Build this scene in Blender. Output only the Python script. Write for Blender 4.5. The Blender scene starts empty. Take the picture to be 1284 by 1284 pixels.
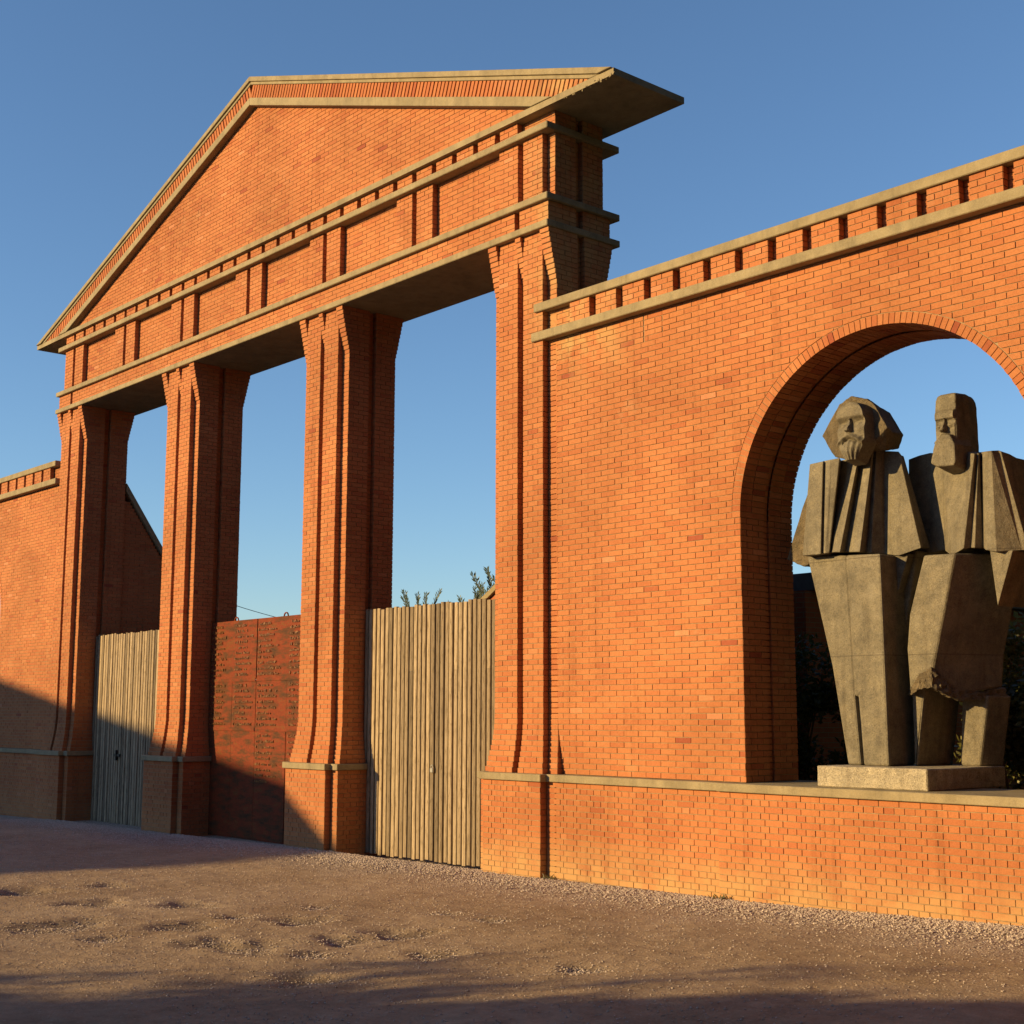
import bpy, bmesh, math, random
import numpy as np
from mathutils import Vector, Matrix, noise
random.seed(7); RNG = np.random.default_rng(7)
S = bpy.context.scene
COL = S.collection
R = math.radians

# ------------------------------------------------------------------ camera
F_PX = 1755.0; CX = CY = 642.0
PITCH = math.atan(255 / F_PX); YAW = math.atan(1529 / F_PX); ROLL = R(0.1)
CAM = Vector((0, 0, 2.2))
f0 = Vector((-math.cos(YAW), math.sin(YAW), 0)); r0 = Vector((math.sin(YAW), math.cos(YAW), 0)); u0 = Vector((0, 0, 1))
FW = f0 * math.cos(PITCH) + u0 * math.sin(PITCH); UP_ = -f0 * math.sin(PITCH) + u0 * math.cos(PITCH)
RT = r0 * math.cos(ROLL) + UP_ * math.sin(ROLL); UP = UP_ * math.cos(ROLL) - r0 * math.sin(ROLL)
cam = bpy.data.cameras.new('camera'); cam.sensor_width = 36; cam.lens = F_PX / 1284 * 36
cam.clip_start = 0.1; cam.clip_end = 8000
co = bpy.data.objects.new('camera', cam); COL.objects.link(co)
M = Matrix((RT, UP, -FW)).transposed().to_4x4(); M.translation = CAM
co.matrix_world = M
S.camera = co

def at(px, py, Y):
    """measured photo point on the upright plane y = Y, in metres"""
    d = FW + RT * ((px - CX) / F_PX) - UP * ((py - CY) / F_PX)
    p = CAM + d * ((Y - CAM.y) / d.y)
    return p

# ------------------------------------------------------------------ light
SUN_AZ = R(28); SUN_EL = R(14.5)
L = bpy.data.lights.new('sun', 'SUN'); L.energy = 5.0; L.angle = R(0.5); L.color = (1.0, 0.70, 0.29)
lo = bpy.data.objects.new('sun', L); COL.objects.link(lo)
sdir = Vector((math.sin(SUN_AZ) * math.cos(SUN_EL), math.cos(SUN_AZ) * math.cos(SUN_EL), -math.sin(SUN_EL)))
lo.rotation_euler = sdir.to_track_quat('-Z', 'Y').to_euler()
lo.location = (-20, -30, 20)
W = bpy.data.worlds.new('World'); S.world = W; W.use_nodes = True
wn = W.node_tree.nodes; wl = W.node_tree.links
sky = wn.new('ShaderNodeTexSky'); sky.sky_type = 'NISHITA'; sky.sun_disc = False
sky.sun_elevation = SUN_EL; sky.sun_rotation = R(180) + SUN_AZ
sky.altitude = 150; sky.air_density = 1.0; sky.dust_density = 0.2; sky.ozone_density = 3.9
bg = wn['Background']; bg.inputs['Strength'].default_value = 0.110
wl.new(sky.outputs[0], bg.inputs['Color'])
S.view_settings.view_transform = 'Standard'; S.view_settings.look = 'None'
S.view_settings.exposure = 0.65; S.view_settings.gamma = 1
S.render.engine = 'CYCLES'
S.cycles.max_bounces = 6; S.cycles.diffuse_bounces = 2

# ------------------------------------------------------------------ materials
def mat(name):
    m = bpy.data.materials.new(name); m.use_nodes = True
    nt = m.node_tree; b = nt.nodes['Principled BSDF']
    return m, nt, b
def nd(nt, t, **kw):
    n = nt.nodes.new(t)
    for k, v in kw.items(): setattr(n, k, v)
    return n
def ramp(nt, src, stops):
    n = nd(nt, 'ShaderNodeValToRGB')
    e = n.color_ramp.elements
    while len(e) < len(stops): e.new(0.5)
    for i, (p, c) in enumerate(stops):
        e[i].position = p; e[i].color = (*c, 1) if len(c) == 3 else c
    nt.links.new(src, n.inputs[0]); return n.outputs[0]
def noise_tex(nt, scale, detail=4, rough=.6, vec=None, dim='3D'):
    n = nd(nt, 'ShaderNodeTexNoise'); n.inputs['Scale'].default_value = scale
    n.inputs['Detail'].default_value = detail; n.inputs['Roughness'].default_value = rough
    if vec is None:
        g = nd(nt, 'ShaderNodeNewGeometry'); vec = g.outputs['Position']
    nt.links.new(vec, n.inputs['Vector']); return n.outputs['Fac']
def mix(nt, fac, a, b, mode='MIX'):
    n = nd(nt, 'ShaderNodeMix', data_type='RGBA', blend_type=mode)
    if isinstance(fac, (int, float)): n.inputs[0].default_value = fac
    else: nt.links.new(fac, n.inputs[0])
    for s, i in ((a, 6), (b, 7)):
        if isinstance(s, tuple): n.inputs[i].default_value = (*s, 1)
        else: nt.links.new(s, n.inputs[i])
    return n.outputs[2]
def mth(nt, op, a, b=None, clamp=False):
    n = nd(nt, 'ShaderNodeMath', operation=op); n.use_clamp = clamp
    for i, s in enumerate((a, b)):
        if s is None: continue
        if isinstance(s, (int, float)): n.inputs[i].default_value = s
        else: nt.links.new(s, n.inputs[i])
    return n.outputs[0]
def mrange(nt, v, a, b, c=0, d=1):
    n = nd(nt, 'ShaderNodeMapRange'); n.clamp = True
    nt.links.new(v, n.inputs[0])
    for i, x in enumerate((a, b, c, d)): n.inputs[i + 1].default_value = x
    return n.outputs[0]
def bump(nt, b, h, strength, dist):
    n = nd(nt, 'ShaderNodeBump'); n.inputs['Strength'].default_value = strength; n.inputs['Distance'].default_value = dist
    nt.links.new(h, n.inputs['Height']); nt.links.new(n.outputs[0], b.inputs['Normal'])
def pos(nt):
    g = nd(nt, 'ShaderNodeNewGeometry'); s = nd(nt, 'ShaderNodeSeparateXYZ'); nt.links.new(g.outputs['Position'], s.inputs[0])
    return g.outputs['Position'], s.outputs
def setc(nt, b, c): nt.links.new(c, b.inputs['Base Color'])

def brick_mat():
    m, nt, b = mat('red_brick'); p, xyz = pos(nt)
    a = nd(nt, 'ShaderNodeAttribute', attribute_name='tone')
    c = ramp(nt, a.outputs['Fac'], [(0, (.30, .080, .042)), (.14, (.38, .124, .052)), (.5, (.42, .157, .064)), (.86, (.45, .178, .074)), (1, (.52, .215, .11))])
    big = ramp(nt, noise_tex(nt, .55, 3, .55, p), [(.3, (.80, .78, .76)), (.7, (1.10, 1.10, 1.10))])
    c = mix(nt, 1, c, big, 'MULTIPLY')
    sp = ramp(nt, noise_tex(nt, 60, 3, .7, p), [(.3, (.82, .80, .78)), (.6, (1.05, 1.05, 1.05))])
    c = mix(nt, 1, c, sp, 'MULTIPLY')
    # dust and lime splashed up from the gravel
    low = mrange(nt, xyz[2], 0.0, .62, 1, 0)
    n1 = ramp(nt, noise_tex(nt, 2.2, 5, .65, p), [(.35, (0, 0, 0)), (.68, (1, 1, 1))])
    f = mth(nt, 'MULTIPLY', mth(nt, 'MULTIPLY', low, mrange(nt, xyz[0], -21, -16, .35, 1.5)), mth(nt, 'ADD', n1, .35), True)
    c = mix(nt, mth(nt, 'MULTIPLY', f, .5), c, (.47, .33, .15))
    # pale lime bloom, in patches
    n2 = ramp(nt, noise_tex(nt, .9, 6, .7, p), [(.60, (0, 0, 0)), (.78, (1, 1, 1))])
    c = mix(nt, mth(nt, 'MULTIPLY', n2, .36), c, (.50, .34, .20))
    mp = nd(nt, 'ShaderNodeMapping'); mp.inputs['Scale'].default_value = (2.2, 2.2, .16); nt.links.new(p, mp.inputs['Vector'])
    run = ramp(nt, noise_tex(nt, 1.5, 6, .72, mp.outputs[0]), [(.55, (1, 1, 1)), (.80, (.66, .60, .56))])
    c = mix(nt, 1, c, run, 'MULTIPLY')
    # yellow lime wash below the cornice beside the right pier
    lx = mrange(nt, mth(nt, 'ABSOLUTE', mth(nt, 'ADD', xyz[0], 13.9)), .2, 1.3, 1, 0); lz = mrange(nt, xyz[2], 6.6, 7.4, 0, 1)
    n3 = ramp(nt, noise_tex(nt, 2.6, 6, .75, p), [(.40, (0, 0, 0)), (.60, (1, 1, 1))])
    c = mix(nt, mth(nt, 'MULTIPLY', mth(nt, 'MULTIPLY', lx, lz), mth(nt, 'MULTIPLY', n3, .6)), c, (.44, .33, .15))
    setc(nt, b, c); b.inputs['Roughness'].default_value = .88; b.inputs['Specular IOR Level'].default_value = .25
    bump(nt, b, noise_tex(nt, 90, 4, .7, p), .35, .004)
    return m
def mortar_mat():
    m, nt, b = mat('mortar'); p, _ = pos(nt)
    c = ramp(nt, noise_tex(nt, 14, 4, .6, p), [(.3, (.20, .13, .075)), (.7, (.36, .26, .155))])
    setc(nt, b, c); b.inputs['Roughness'].default_value = .95
    bump(nt, b, noise_tex(nt, 120, 3, .6, p), .4, .004); return m
def stone_mat(name, lo_, hi_, dirt=(.16, .135, .10)):
    m, nt, b = mat(name); p, xyz = pos(nt)
    c = ramp(nt, noise_tex(nt, 3.0, 5, .65, p), [(.3, lo_), (.7, hi_)])
    sp = ramp(nt, noise_tex(nt, 110, 2, .5, p), [(.3, (.84, .83, .82)), (.65, (1.06, 1.06, 1.06))])
    c = mix(nt, 1, c, sp, 'MULTIPLY')
    mp = nd(nt, 'ShaderNodeMapping'); mp.inputs['Scale'].default_value = (5, 5, .8); nt.links.new(p, mp.inputs['Vector'])
    st = ramp(nt, noise_tex(nt, 1.4, 5, .7, mp.outputs[0]), [(.50, (0, 0, 0)), (.78, (1, 1, 1))])
    c = mix(nt, mth(nt, 'MULTIPLY', st, .5), c, dirt)
    setc(nt, b, c); b.inputs['Roughness'].default_value = .9; b.inputs['Specular IOR Level'].default_value = .25
    h = mth(nt, 'ADD', noise_tex(nt, 40, 5, .7, p), mth(nt, 'MULTIPLY', noise_tex(nt, 6, 3, .5, p), 1.2))
    bump(nt, b, h, .45, .012); return m
def granite_mat(name, base, rough_d=.014, speck=.6, bs=.8):
    m, nt, b = mat(name); p, xyz = pos(nt)
    lo_ = tuple(x * .78 for x in base); hi_ = tuple(x * 1.15 for x in base)
    c = ramp(nt, noise_tex(nt, 2.3, 5, .65, p), [(.3, lo_), (.7, hi_)])
    v = nd(nt, 'ShaderNodeTexVoronoi'); v.inputs['Scale'].default_value = 95; nt.links.new(p, v.inputs['Vector'])
    sp = ramp(nt, v.outputs['Color'], [(.12, (.45, .44, .43)), (.4, (.95, .95, .95)), (.82, (1.1, 1.1, 1.1)), (.95, (1.65, 1.65, 1.65))])
    c = mix(nt, speck, c, mix(nt, 1, c, sp, 'MULTIPLY'))
    mp = nd(nt, 'ShaderNodeMapping'); mp.inputs['Scale'].default_value = (7, 7, .5); nt.links.new(p, mp.inputs['Vector'])
    st = ramp(nt, noise_tex(nt, 1.1, 5, .7, mp.outputs[0]), [(.48, (1, 1, 1)), (.75, (.66, .63, .60))])
    c = mix(nt, 1, c, st, 'MULTIPLY')
    mo = ramp(nt, noise_tex(nt, 7, 6, .72, p), [(.32, (.68, .68, .69)), (.5, (1, 1, 1)), (.70, (1.32, 1.30, 1.27))])
    c = mix(nt, 1, c, mo, 'MULTIPLY')
    wr = ramp(nt, noise_tex(nt, 1.7, 5, .65, p), [(.58, (0, 0, 0)), (.72, (1, 1, 1))])
    c = mix(nt, mth(nt, 'MULTIPLY', wr, .35), c, (.33, .29, .22))
    # hairline joints between the carved blocks
    jz = None
    for zj in (2.895, 4.035):
        d = mth(nt, 'LESS_THAN', mth(nt, 'ABSOLUTE', mth(nt, 'SUBTRACT', xyz[2], zj)), .007)
        jz = d if jz is None else mth(nt, 'MAXIMUM', jz, d)
    c = mix(nt, mth(nt, 'MULTIPLY', jz, .55), c, (.06, .045, .03))
    setc(nt, b, c); b.inputs['Roughness'].default_value = .72
    bump(nt, b, mth(nt, 'ADD', noise_tex(nt, 55, 5, .75, p), noise_tex(nt, 9, 4, .6, p)), bs, rough_d); return m
def wood_mat():
    m, nt, b = mat('weathered_planks'); p, xyz = pos(nt)
    a = nd(nt, 'ShaderNodeAttribute', attribute_name='tone')
    c = ramp(nt, a.outputs['Fac'], [(0, (.15, .115, .08)), (.5, (.285, .218, .148)), (1, (.44, .34, .23))])
    mp = nd(nt, 'ShaderNodeMapping'); mp.inputs['Scale'].default_value = (22, 22, .9); nt.links.new(p, mp.inputs['Vector'])
    g = ramp(nt, noise_tex(nt, 1.6, 7, .75, mp.outputs[0]), [(.30, (.30, .28, .26)), (.46, (.85, .84, .83)), (.75, (1.22, 1.22, 1.22))])
    c = mix(nt, 1, c, g, 'MULTIPLY')
    mp2 = nd(nt, 'ShaderNodeMapping'); mp2.inputs['Scale'].default_value = (40, 40, 4.5); nt.links.new(p, mp2.inputs['Vector'])
    fl = ramp(nt, noise_tex(nt, 1.3, 4, .7, mp2.outputs[0]), [(.34, (.45, .42, .38)), (.48, (1, 1, 1))])
    c = mix(nt, 1, c, fl, 'MULTIPLY')
    k = ramp(nt, noise_tex(nt, 5, 3, .5, p), [(.68, (1, 1, 1)), (.78, (.45, .42, .40))])
    c = mix(nt, .8, c, mix(nt, 1, c, k, 'MULTIPLY'))
    setc(nt, b, c); b.inputs['Roughness'].default_value = .85; b.inputs['Specular IOR Level'].default_value = .2
    bump(nt, b, noise_tex(nt, 2.5, 6, .8, mp.outputs[0]), .6, .006); return m
def rust_mat():
    m, nt, b = mat('rusted_red_steel'); p, xyz = pos(nt)
    mp = nd(nt, 'ShaderNodeMapping'); mp.inputs['Scale'].default_value = (1.4, 1, 5); nt.links.new(p, mp.inputs['Vector'])
    c = ramp(nt, noise_tex(nt, 1.5, 6, .7, mp.outputs[0]), [(.30, (.05, .024, .014)), (.43, (.10, .034, .012)), (.54, (.19, .032, .011)), (.64, (.16, .052, .015)), (.76, (.075, .030, .013))])
    f = ramp(nt, noise_tex(nt, 30, 4, .7, p), [(.3, (.7, .68, .66)), (.65, (1.1, 1.1, 1.1))])
    c = mix(nt, 1, c, f, 'MULTIPLY')
    setc(nt, b, c); b.inputs['Roughness'].default_value = .8; b.inputs['Specular IOR Level'].default_value = .2
    bump(nt, b, noise_tex(nt, 60, 4, .7, p), .4, .004); return m
def plain(name, col, rough=.7, metal=0, var=.25, scale=8):
    m, nt, b = mat(name); p, _ = pos(nt)
    c = ramp(nt, noise_tex(nt, scale, 5, .6, p), [(.3, tuple(x * (1 - var) for x in col)), (.7, tuple(x * (1 + var) for x in col))])
    setc(nt, b, c); b.inputs['Roughness'].default_value = rough; b.inputs['Metallic'].default_value = metal; return m
def leaf_mat(name, a_, b_):
    m, nt, b = mat(name)
    at_ = nd(nt, 'ShaderNodeAttribute', attribute_name='tone')
    setc(nt, b, ramp(nt, at_.outputs['Fac'], [(0, a_), (1, b_)]))
    b.inputs['Roughness'].default_value = .5
    tr = nd(nt, 'ShaderNodeBsdfTranslucent'); tr.inputs['Color'].default_value = (*[x * 1.3 for x in b_], 1)
    ms = nd(nt, 'ShaderNodeMixShader'); ms.inputs[0].default_value = .3
    nt.links.new(b.outputs[0], ms.inputs[1]); nt.links.new(tr.outputs[0], ms.inputs[2])
    nt.links.new(ms.outputs[0], nt.nodes['Material Output'].inputs[0]); return m
def ground_mat():
    m, nt, b = mat('packed_earth_and_gravel'); p, xyz = pos(nt)
    dmp = nd(nt, 'ShaderNodeAttribute', attribute_name='damp')
    c = ramp(nt, noise_tex(nt, .55, 6, .6, p), [(.3, (.285, .20, .13)), (.7, (.40, .30, .21))])
    c2 = ramp(nt, noise_tex(nt, 5, 6, .75, p), [(.3, (.72, .70, .68)), (.7, (1.18, 1.18, 1.18))])
    c = mix(nt, 1, c, c2, 'MULTIPLY')
    # crushed stone thrown up beside the wall, thinning out across the yard
    band = mrange(nt, mth(nt, 'ADD', xyz[1], mth(nt, 'MULTIPLY', mth(nt, 'SUBTRACT', noise_tex(nt, .8, 4, .6, p), .5), 2.4)), 11.0, 12.6, 0, 1)
    v = nd(nt, 'ShaderNodeTexVoronoi'); v.inputs['Scale'].default_value = 42; nt.links.new(p, v.inputs['Vector'])
    st = ramp(nt, v.outputs['Color'], [(.1, (.20, .155, .13)), (.5, (.38, .30, .255)), (.9, (.56, .47, .40))])
    c = mix(nt, mth(nt, 'MULTIPLY', band, .85), c, st)
    v2 = nd(nt, 'ShaderNodeTexVoronoi'); v2.inputs['Scale'].default_value = 26; nt.links.new(p, v2.inputs['Vector'])
    few = ramp(nt, v2.outputs['Color'], [(.70, (0, 0, 0)), (.78, (1, 1, 1))])
    near = ramp(nt, v2.outputs['Distance'], [(.20, (1, 1, 1)), (.34, (0, 0, 0))])
    c = mix(nt, mth(nt, 'MULTIPLY', mth(nt, 'MULTIPLY', few, near), .65), c, (.42, .35, .28))
    wob = mth(nt, 'MULTIPLY', mth(nt, 'SUBTRACT', noise_tex(nt, .25, 4, .6, p), .5), 5)
    ox = mrange(nt, mth(nt, 'ADD', mth(nt, 'ABSOLUTE', mth(nt, 'ADD', xyz[0], 20)), wob), 20, 22, 0, 1)
    oy = mrange(nt, mth(nt, 'ADD', mth(nt, 'ABSOLUTE', mth(nt, 'SUBTRACT', xyz[1], 6)), wob), 8, 10.5, 0, 1)
    mead = ramp(nt, noise_tex(nt, 3, 6, .7, p), [(.3, (.030, .036, .014)), (.7, (.07, .068, .03))])  # dark grass past the yard, added to cut light bounced under the cornice
    c = mix(nt, mth(nt, 'MAXIMUM', ox, oy), c, mead)
    c = mix(nt, mth(nt, 'MULTIPLY', dmp.outputs['Fac'], .55), c, (.12, .092, .072))
    setc(nt, b, c); b.inputs['Roughness'].default_value = .95; b.inputs['Specular IOR Level'].default_value = .15
    inv = mth(nt, 'SUBTRACT', 1.0, v.outputs['Distance'])
    h = mth(nt, 'ADD', mth(nt, 'MULTIPLY', inv, mth(nt, 'ADD', mth(nt, 'MULTIPLY', band, .9), .18)), mth(nt, 'MULTIPLY', noise_tex(nt, 9, 7, .75, p), 1.3))
    bump(nt, b, h, .8, .03); return m

BRICK = brick_mat(); MORTAR = mortar_mat()
STONE = stone_mat('sandy_concrete', (.225, .182, .115), (.335, .272, .172), (.10, .085, .06))
GRAN = granite_mat('grey_brown_granite', (.170, .144, .100))
GRAN_R = granite_mat('rough_hewn_granite', (.165, .125, .075), .03, .7, 1.0)
SLAB = granite_mat('pale_speckled_stone', (.40, .34, .25), .02, .8, .8)
WOOD = wood_mat(); RUST = rust_mat()
LETTER = plain('worn_bare_steel', (.26, .13, .06), .35, .5, .8, 35)  # raised marks coloured lighter than the sheet to imitate glints
IRON = plain('dark_iron', (.05, .045, .04), .5, .6)
STEEL = plain('bright_steel', (.55, .52, .48), .3, .9)
GROUND = ground_mat()
PEB = plain('crushed_stone', (.43, .345, .295), .9, 0, .5, 45)
BARK = plain('bark', (.10, .075, .055), .9)

# ------------------------------------------------------------------ mesh helpers
class MB:
    def __init__(s): s.v = []; s.f = []; s.m = []; s.t = []
    def add(s, vs, fs, m=0, t=None):
        n = len(s.v); s.v += [tuple(v) for v in vs]
        if t is None: t = random.random()
        for f in fs: s.f.append([n + i for i in f]); s.m.append(m); s.t.append(t)
    def box(s, x0, x1, y0, y1, z0, z1, m=0, t=None):
        s.add([(x0, y0, z0), (x1, y0, z0), (x1, y1, z0), (x0, y1, z0), (x0, y0, z1), (x1, y0, z1), (x1, y1, z1), (x0, y1, z1)],
              [(3, 2, 1, 0), (4, 5, 6, 7), (0, 1, 5, 4), (1, 2, 6, 5), (2, 3, 7, 6), (3, 0, 4, 7)], m, t)
    def prism(s, pts, z0, z1, m=0, t=None):            # plan polygon (counter-clockwise from above) raised z0..z1
        n = len(pts)
        s.add([(x, y, z0) for x, y in pts] + [(x, y, z1) for x, y in pts],
              [tuple(range(n))[::-1], tuple(range(n, 2 * n))] + [(i, (i + 1) % n, n + (i + 1) % n, n + i) for i in range(n)], m, t)
    def slab(s, pts, y0, y1, m=0, t=None):             # outline in x,z given depth y0..y1
        n = len(pts)
        a = sum(pts[i][0] * pts[(i + 1) % n][1] - pts[(i + 1) % n][0] * pts[i][1] for i in range(n))
        if a < 0: pts = pts[::-1]
        s.add([(x, y0, z) for x, z in pts] + [(x, y1, z) for x, z in pts],
              [tuple(range(n)), tuple(range(n, 2 * n))[::-1]] + [((i + 1) % n, i, n + i, n + (i + 1) % n) for i in range(n)], m, t)
    def build(s, name, mats, parent=None, smooth=False, bevel=0, seg=1):
        me = bpy.data.meshes.new(name)
        off = Vector((0, 0, 0))
        p = parent
        while p is not None: off += p.location; p = p.parent
        me.from_pydata([(v[0] - off.x, v[1] - off.y, v[2] - off.z) for v in s.v], [], s.f)
        for mm in (mats if isinstance(mats, (list, tuple)) else [mats]): me.materials.append(mm)
        me.polygons.foreach_set('material_index', s.m)
        if bevel:
            bm = bmesh.new(); bm.from_mesh(me)
            bmesh.ops.remove_doubles(bm, verts=bm.verts, dist=1e-5)
            bmesh.ops.recalc_face_normals(bm, faces=bm.faces)
            es = [e for e in bm.edges if len(e.link_faces) == 2 and e.calc_face_angle(0) > .5]
            bmesh.ops.bevel(bm, geom=es, offset=bevel, segments=seg, profile=.5, affect='EDGES')
            bm.to_mesh(me); bm.free()
        else:
            a = me.attributes.new('tone', 'FLOAT', 'FACE'); a.data.foreach_set('value', np.array(s.t, dtype=np.float32))
        if smooth: me.polygons.foreach_set('use_smooth', [True] * len(me.polygons))
        me.update()
        o = bpy.data.objects.new(name, me); COL.objects.link(o)
        if parent is not None: o.parent = parent
        return o

def tag(o, label=None, cat=None, group=None, kind=None):
    if label: o['label'] = label
    if cat: o['category'] = cat
    if group: o['group'] = group
    if kind: o['kind'] = kind
    return o
def thing(name, loc, label, cat, group=None):
    o = bpy.data.objects.new(name, None); COL.objects.link(o); o.location = loc; o.empty_display_size = .3
    return tag(o, label, cat, group)

CR = .075; JT = .010; INS = .009; BD = .055
def bpoly(mb, o, ux, n, pts, j=None):
    """one brick: outline pts (u,z) on the upright face through o along ux with outward normal n"""
    j = random.uniform(-.0022, .0022) if j is None else j
    k = len(pts); tl = random.uniform(-.0012, .0012)
    fr = []; bk = []
    um = sum(p[0] for p in pts) / k
    for u, z in pts:
        jj = j + tl * (1 if u > um else -1)
        fr.append((o[0] + ux[0] * u + n[0] * jj, o[1] + ux[1] * u + n[1] * jj, z))
        bk.append((o[0] + ux[0] * u - n[0] * BD, o[1] + ux[1] * u - n[1] * BD, z))
    mb.add(fr + bk, [tuple(range(k))] + [((i + 1) % k, i, k + i, k + (i + 1) % k) for i in range(k)], 0, min(1, max(0, random.gauss(.5, .17))))
def pieces(Ln, row, eng):
    """joint positions along a face of length Ln"""
    if Ln <= .145: return [0, Ln]
    if Ln <= .23: return [0, Ln] if row % 2 else [0, Ln * .5, Ln] if Ln > .2 else [0, Ln]
    if Ln < .62:
        k = max(2, round(Ln / .24))
        if row % 2: return [Ln * i / k for i in range(k + 1)]
        q = Ln / k / 2
        return [0, q] + [q + Ln * i / k for i in range(1, k)] + [Ln]
    out = [0]
    if eng and row % 2: st = .13; x = .13
    else: st = .26; x = .26 if eng else (.26 if row % 2 else .13)
    if eng and not row % 2: x = .195
    while x < Ln - .06: out.append(x); x += st
    out.append(Ln); return out
def edge_course(mb, a, b, z0, row, eng=False, h=CR):
    dx, dy = b[0] - a[0], b[1] - a[1]; Ln = math.hypot(dx, dy)
    if Ln < .012: return
    ux = (dx / Ln, dy / Ln); n = (ux[1], -ux[0])
    js = pieces(Ln, row, eng)
    for i in range(len(js) - 1):
        u0_ = js[i] + (JT / 2 if i else .004); u1_ = js[i + 1] - (JT / 2 if i < len(js) - 2 else .004)
        if u1_ - u0_ < .008: continue
        bpoly(mb, a, ux, n, [(u0_, z0 + JT / 2), (u1_, z0 + JT / 2), (u1_, z0 + h - JT / 2), (u0_, z0 + h - JT / 2)])
def clean(pts):
    q = [p for i, p in enumerate(pts) if math.hypot(p[0] - pts[i - 1][0], p[1] - pts[i - 1][1]) > 1e-4]
    out = []
    for i, p in enumerate(q):
        a, c = q[i - 1], q[(i + 1) % len(q)]
        if abs((p[0] - a[0]) * (c[1] - p[1]) - (p[1] - a[1]) * (c[0] - p[0])) > 1e-7: out.append(p)
    return out
def inset(pts, d):
    out = []; n = len(pts)
    for i in range(n):
        a, p, c = pts[i - 1], pts[i], pts[(i + 1) % n]
        e1 = Vector((p[0] - a[0], p[1] - a[1])).normalized(); e2 = Vector((c[0] - p[0], c[1] - p[1])).normalized()
        n1 = Vector((-e1.y, e1.x)); n2 = Vector((-e2.y, e2.x))
        out.append((p[0] + (n1.x + n2.x) * d, p[1] + (n1.y + n2.y) * d))
    return out
def plan_course(mb, pts, z0, row, eng=False, skip_back=None, h=CR):
    pts = clean(pts)
    for i in range(len(pts)):
        a, b = pts[i], pts[(i + 1) % len(pts)]
        edge_course(mb, a, b, z0, row, eng, h)
    mb.prism(inset(pts, INS), z0, z0 + h, 1)
def clip_half(poly, q, nx, nz):
    """keep the side of the line through q where (p-q).n >= 0"""
    out = []
    for i in range(len(poly)):
        a, b = poly[i - 1], poly[i]
        da = (a[0] - q[0]) * nx + (a[1] - q[1]) * nz; db = (b[0] - q[0]) * nx + (b[1] - q[1]) * nz
        if (da >= 0) != (db >= 0):
            t = da / (da - db); out.append((a[0] + (b[0] - a[0]) * t, a[1] + (b[1] - a[1]) * t))
        if db >= 0: out.append(b)
    return out
def area(p): return abs(sum(p[i - 1][0] * p[i][1] - p[i][0] * p[i - 1][1] for i in range(len(p)))) / 2

# ------------------------------------------------------------------ layout of the gateway
XC = -22.97; PX = [XC - 7.92, XC - 2.64, XC + 2.64, XC + 7.92]
YS, YR, YM = 13.27, 13.375, 13.87
def back(y): return 2 * YM - y
Z_CAP0, Z_CAP1, Z_B1 = 1.30, 1.40, 9.237
def pier_plan(xc, ys, yr, wo=0):
    """cross plan: pilaster strips with a groove between them, wider core, groove in each flank"""
    g, s, c = .06, .49 + wo, .68 + wo
    half = [(-c, yr), (-s, yr), (-s, ys), (-g, ys), (-g, yr), (g, yr), (g, ys), (s, ys), (s, yr), (c, yr)]
    bk = [(x, back(y)) for x, y in half[::-1]]
    side_r = [(c, YM - .07), (c - .1, YM - .07), (c - .1, YM + .07), (c, YM + .07)]
    side_l = [(-x, y) for x, y in side_r[::-1]]
    return [(xc + x, y) for x, y in half + side_r + bk + side_l]
def plinth_plan(xc, d=0):
    s, c = .61 + d, .80 + d
    fr = [(-c, 13.22 - d), (-s, 13.22 - d), (-s, 13.10 - d), (s, 13.10 - d), (s, 13.22 - d), (c, 13.22 - d)]
    return [(xc + x, y) for x, y in fr + [(x, back(y)) for x, y in fr[::-1]]]

gate = thing('brick_gateway', (XC, YM, 0), 'tall red brick gateway with four piers under a stone edged triangular pediment', 'gateway')
NP = 104
for i, xc in enumerate(PX):
    mb = MB()
    for r_ in range(20):                                   # plinth, English bond, running into the ground
        plan_course(mb, plinth_plan(xc), Z_CAP0 - CR * (r_ + 1), r_, True)
    for r_ in range(NP):
        cp_ = (Z_B1 - Z_CAP1) / NP; z0 = Z_CAP1 + r_ * cp_
        fl = max(0, (10 - r_) / 10) ** 1.7 * .10           # flared foot
        k = max(0, r_ - (NP - 11))                         # corbelled head: recesses step forward
        plan_course(mb, pier_plan(xc, YS - fl, YR - fl - .0165 * k, fl * .9), z0, r_, h=cp_)
    pr = mb.build('pier', [BRICK, MORTAR], gate)
    cp = MB(); cp.prism(plinth_plan(xc, .045), Z_CAP0, Z_CAP1)
    cp.build('plinth_cap', STONE, pr, bevel=.008)

GH = 8.57
def gate_rect(e): return (XC - GH - e, XC + GH + e, 13.165, back(13.165) + .10)
def band(name, z0, z1, e=.05):
    mb = MB(); x0, x1, y0, y1 = gate_rect(e)
    xs = np.linspace(x0, x1, 2)
    for a, b in zip(xs[:-1], xs[1:]): mb.box(a + .0004, b - .0004, y0 + random.uniform(-.003, .003), y1, z0 + random.uniform(-.002, .002), z1 + random.uniform(-.002, .002))
    return mb.build(name, STONE, gate, bevel=.010)
band('architrave_band', Z_B1, 9.338); band('frieze_band', 9.648, 9.750); band('cornice_band', 10.735, 10.836)
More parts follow.
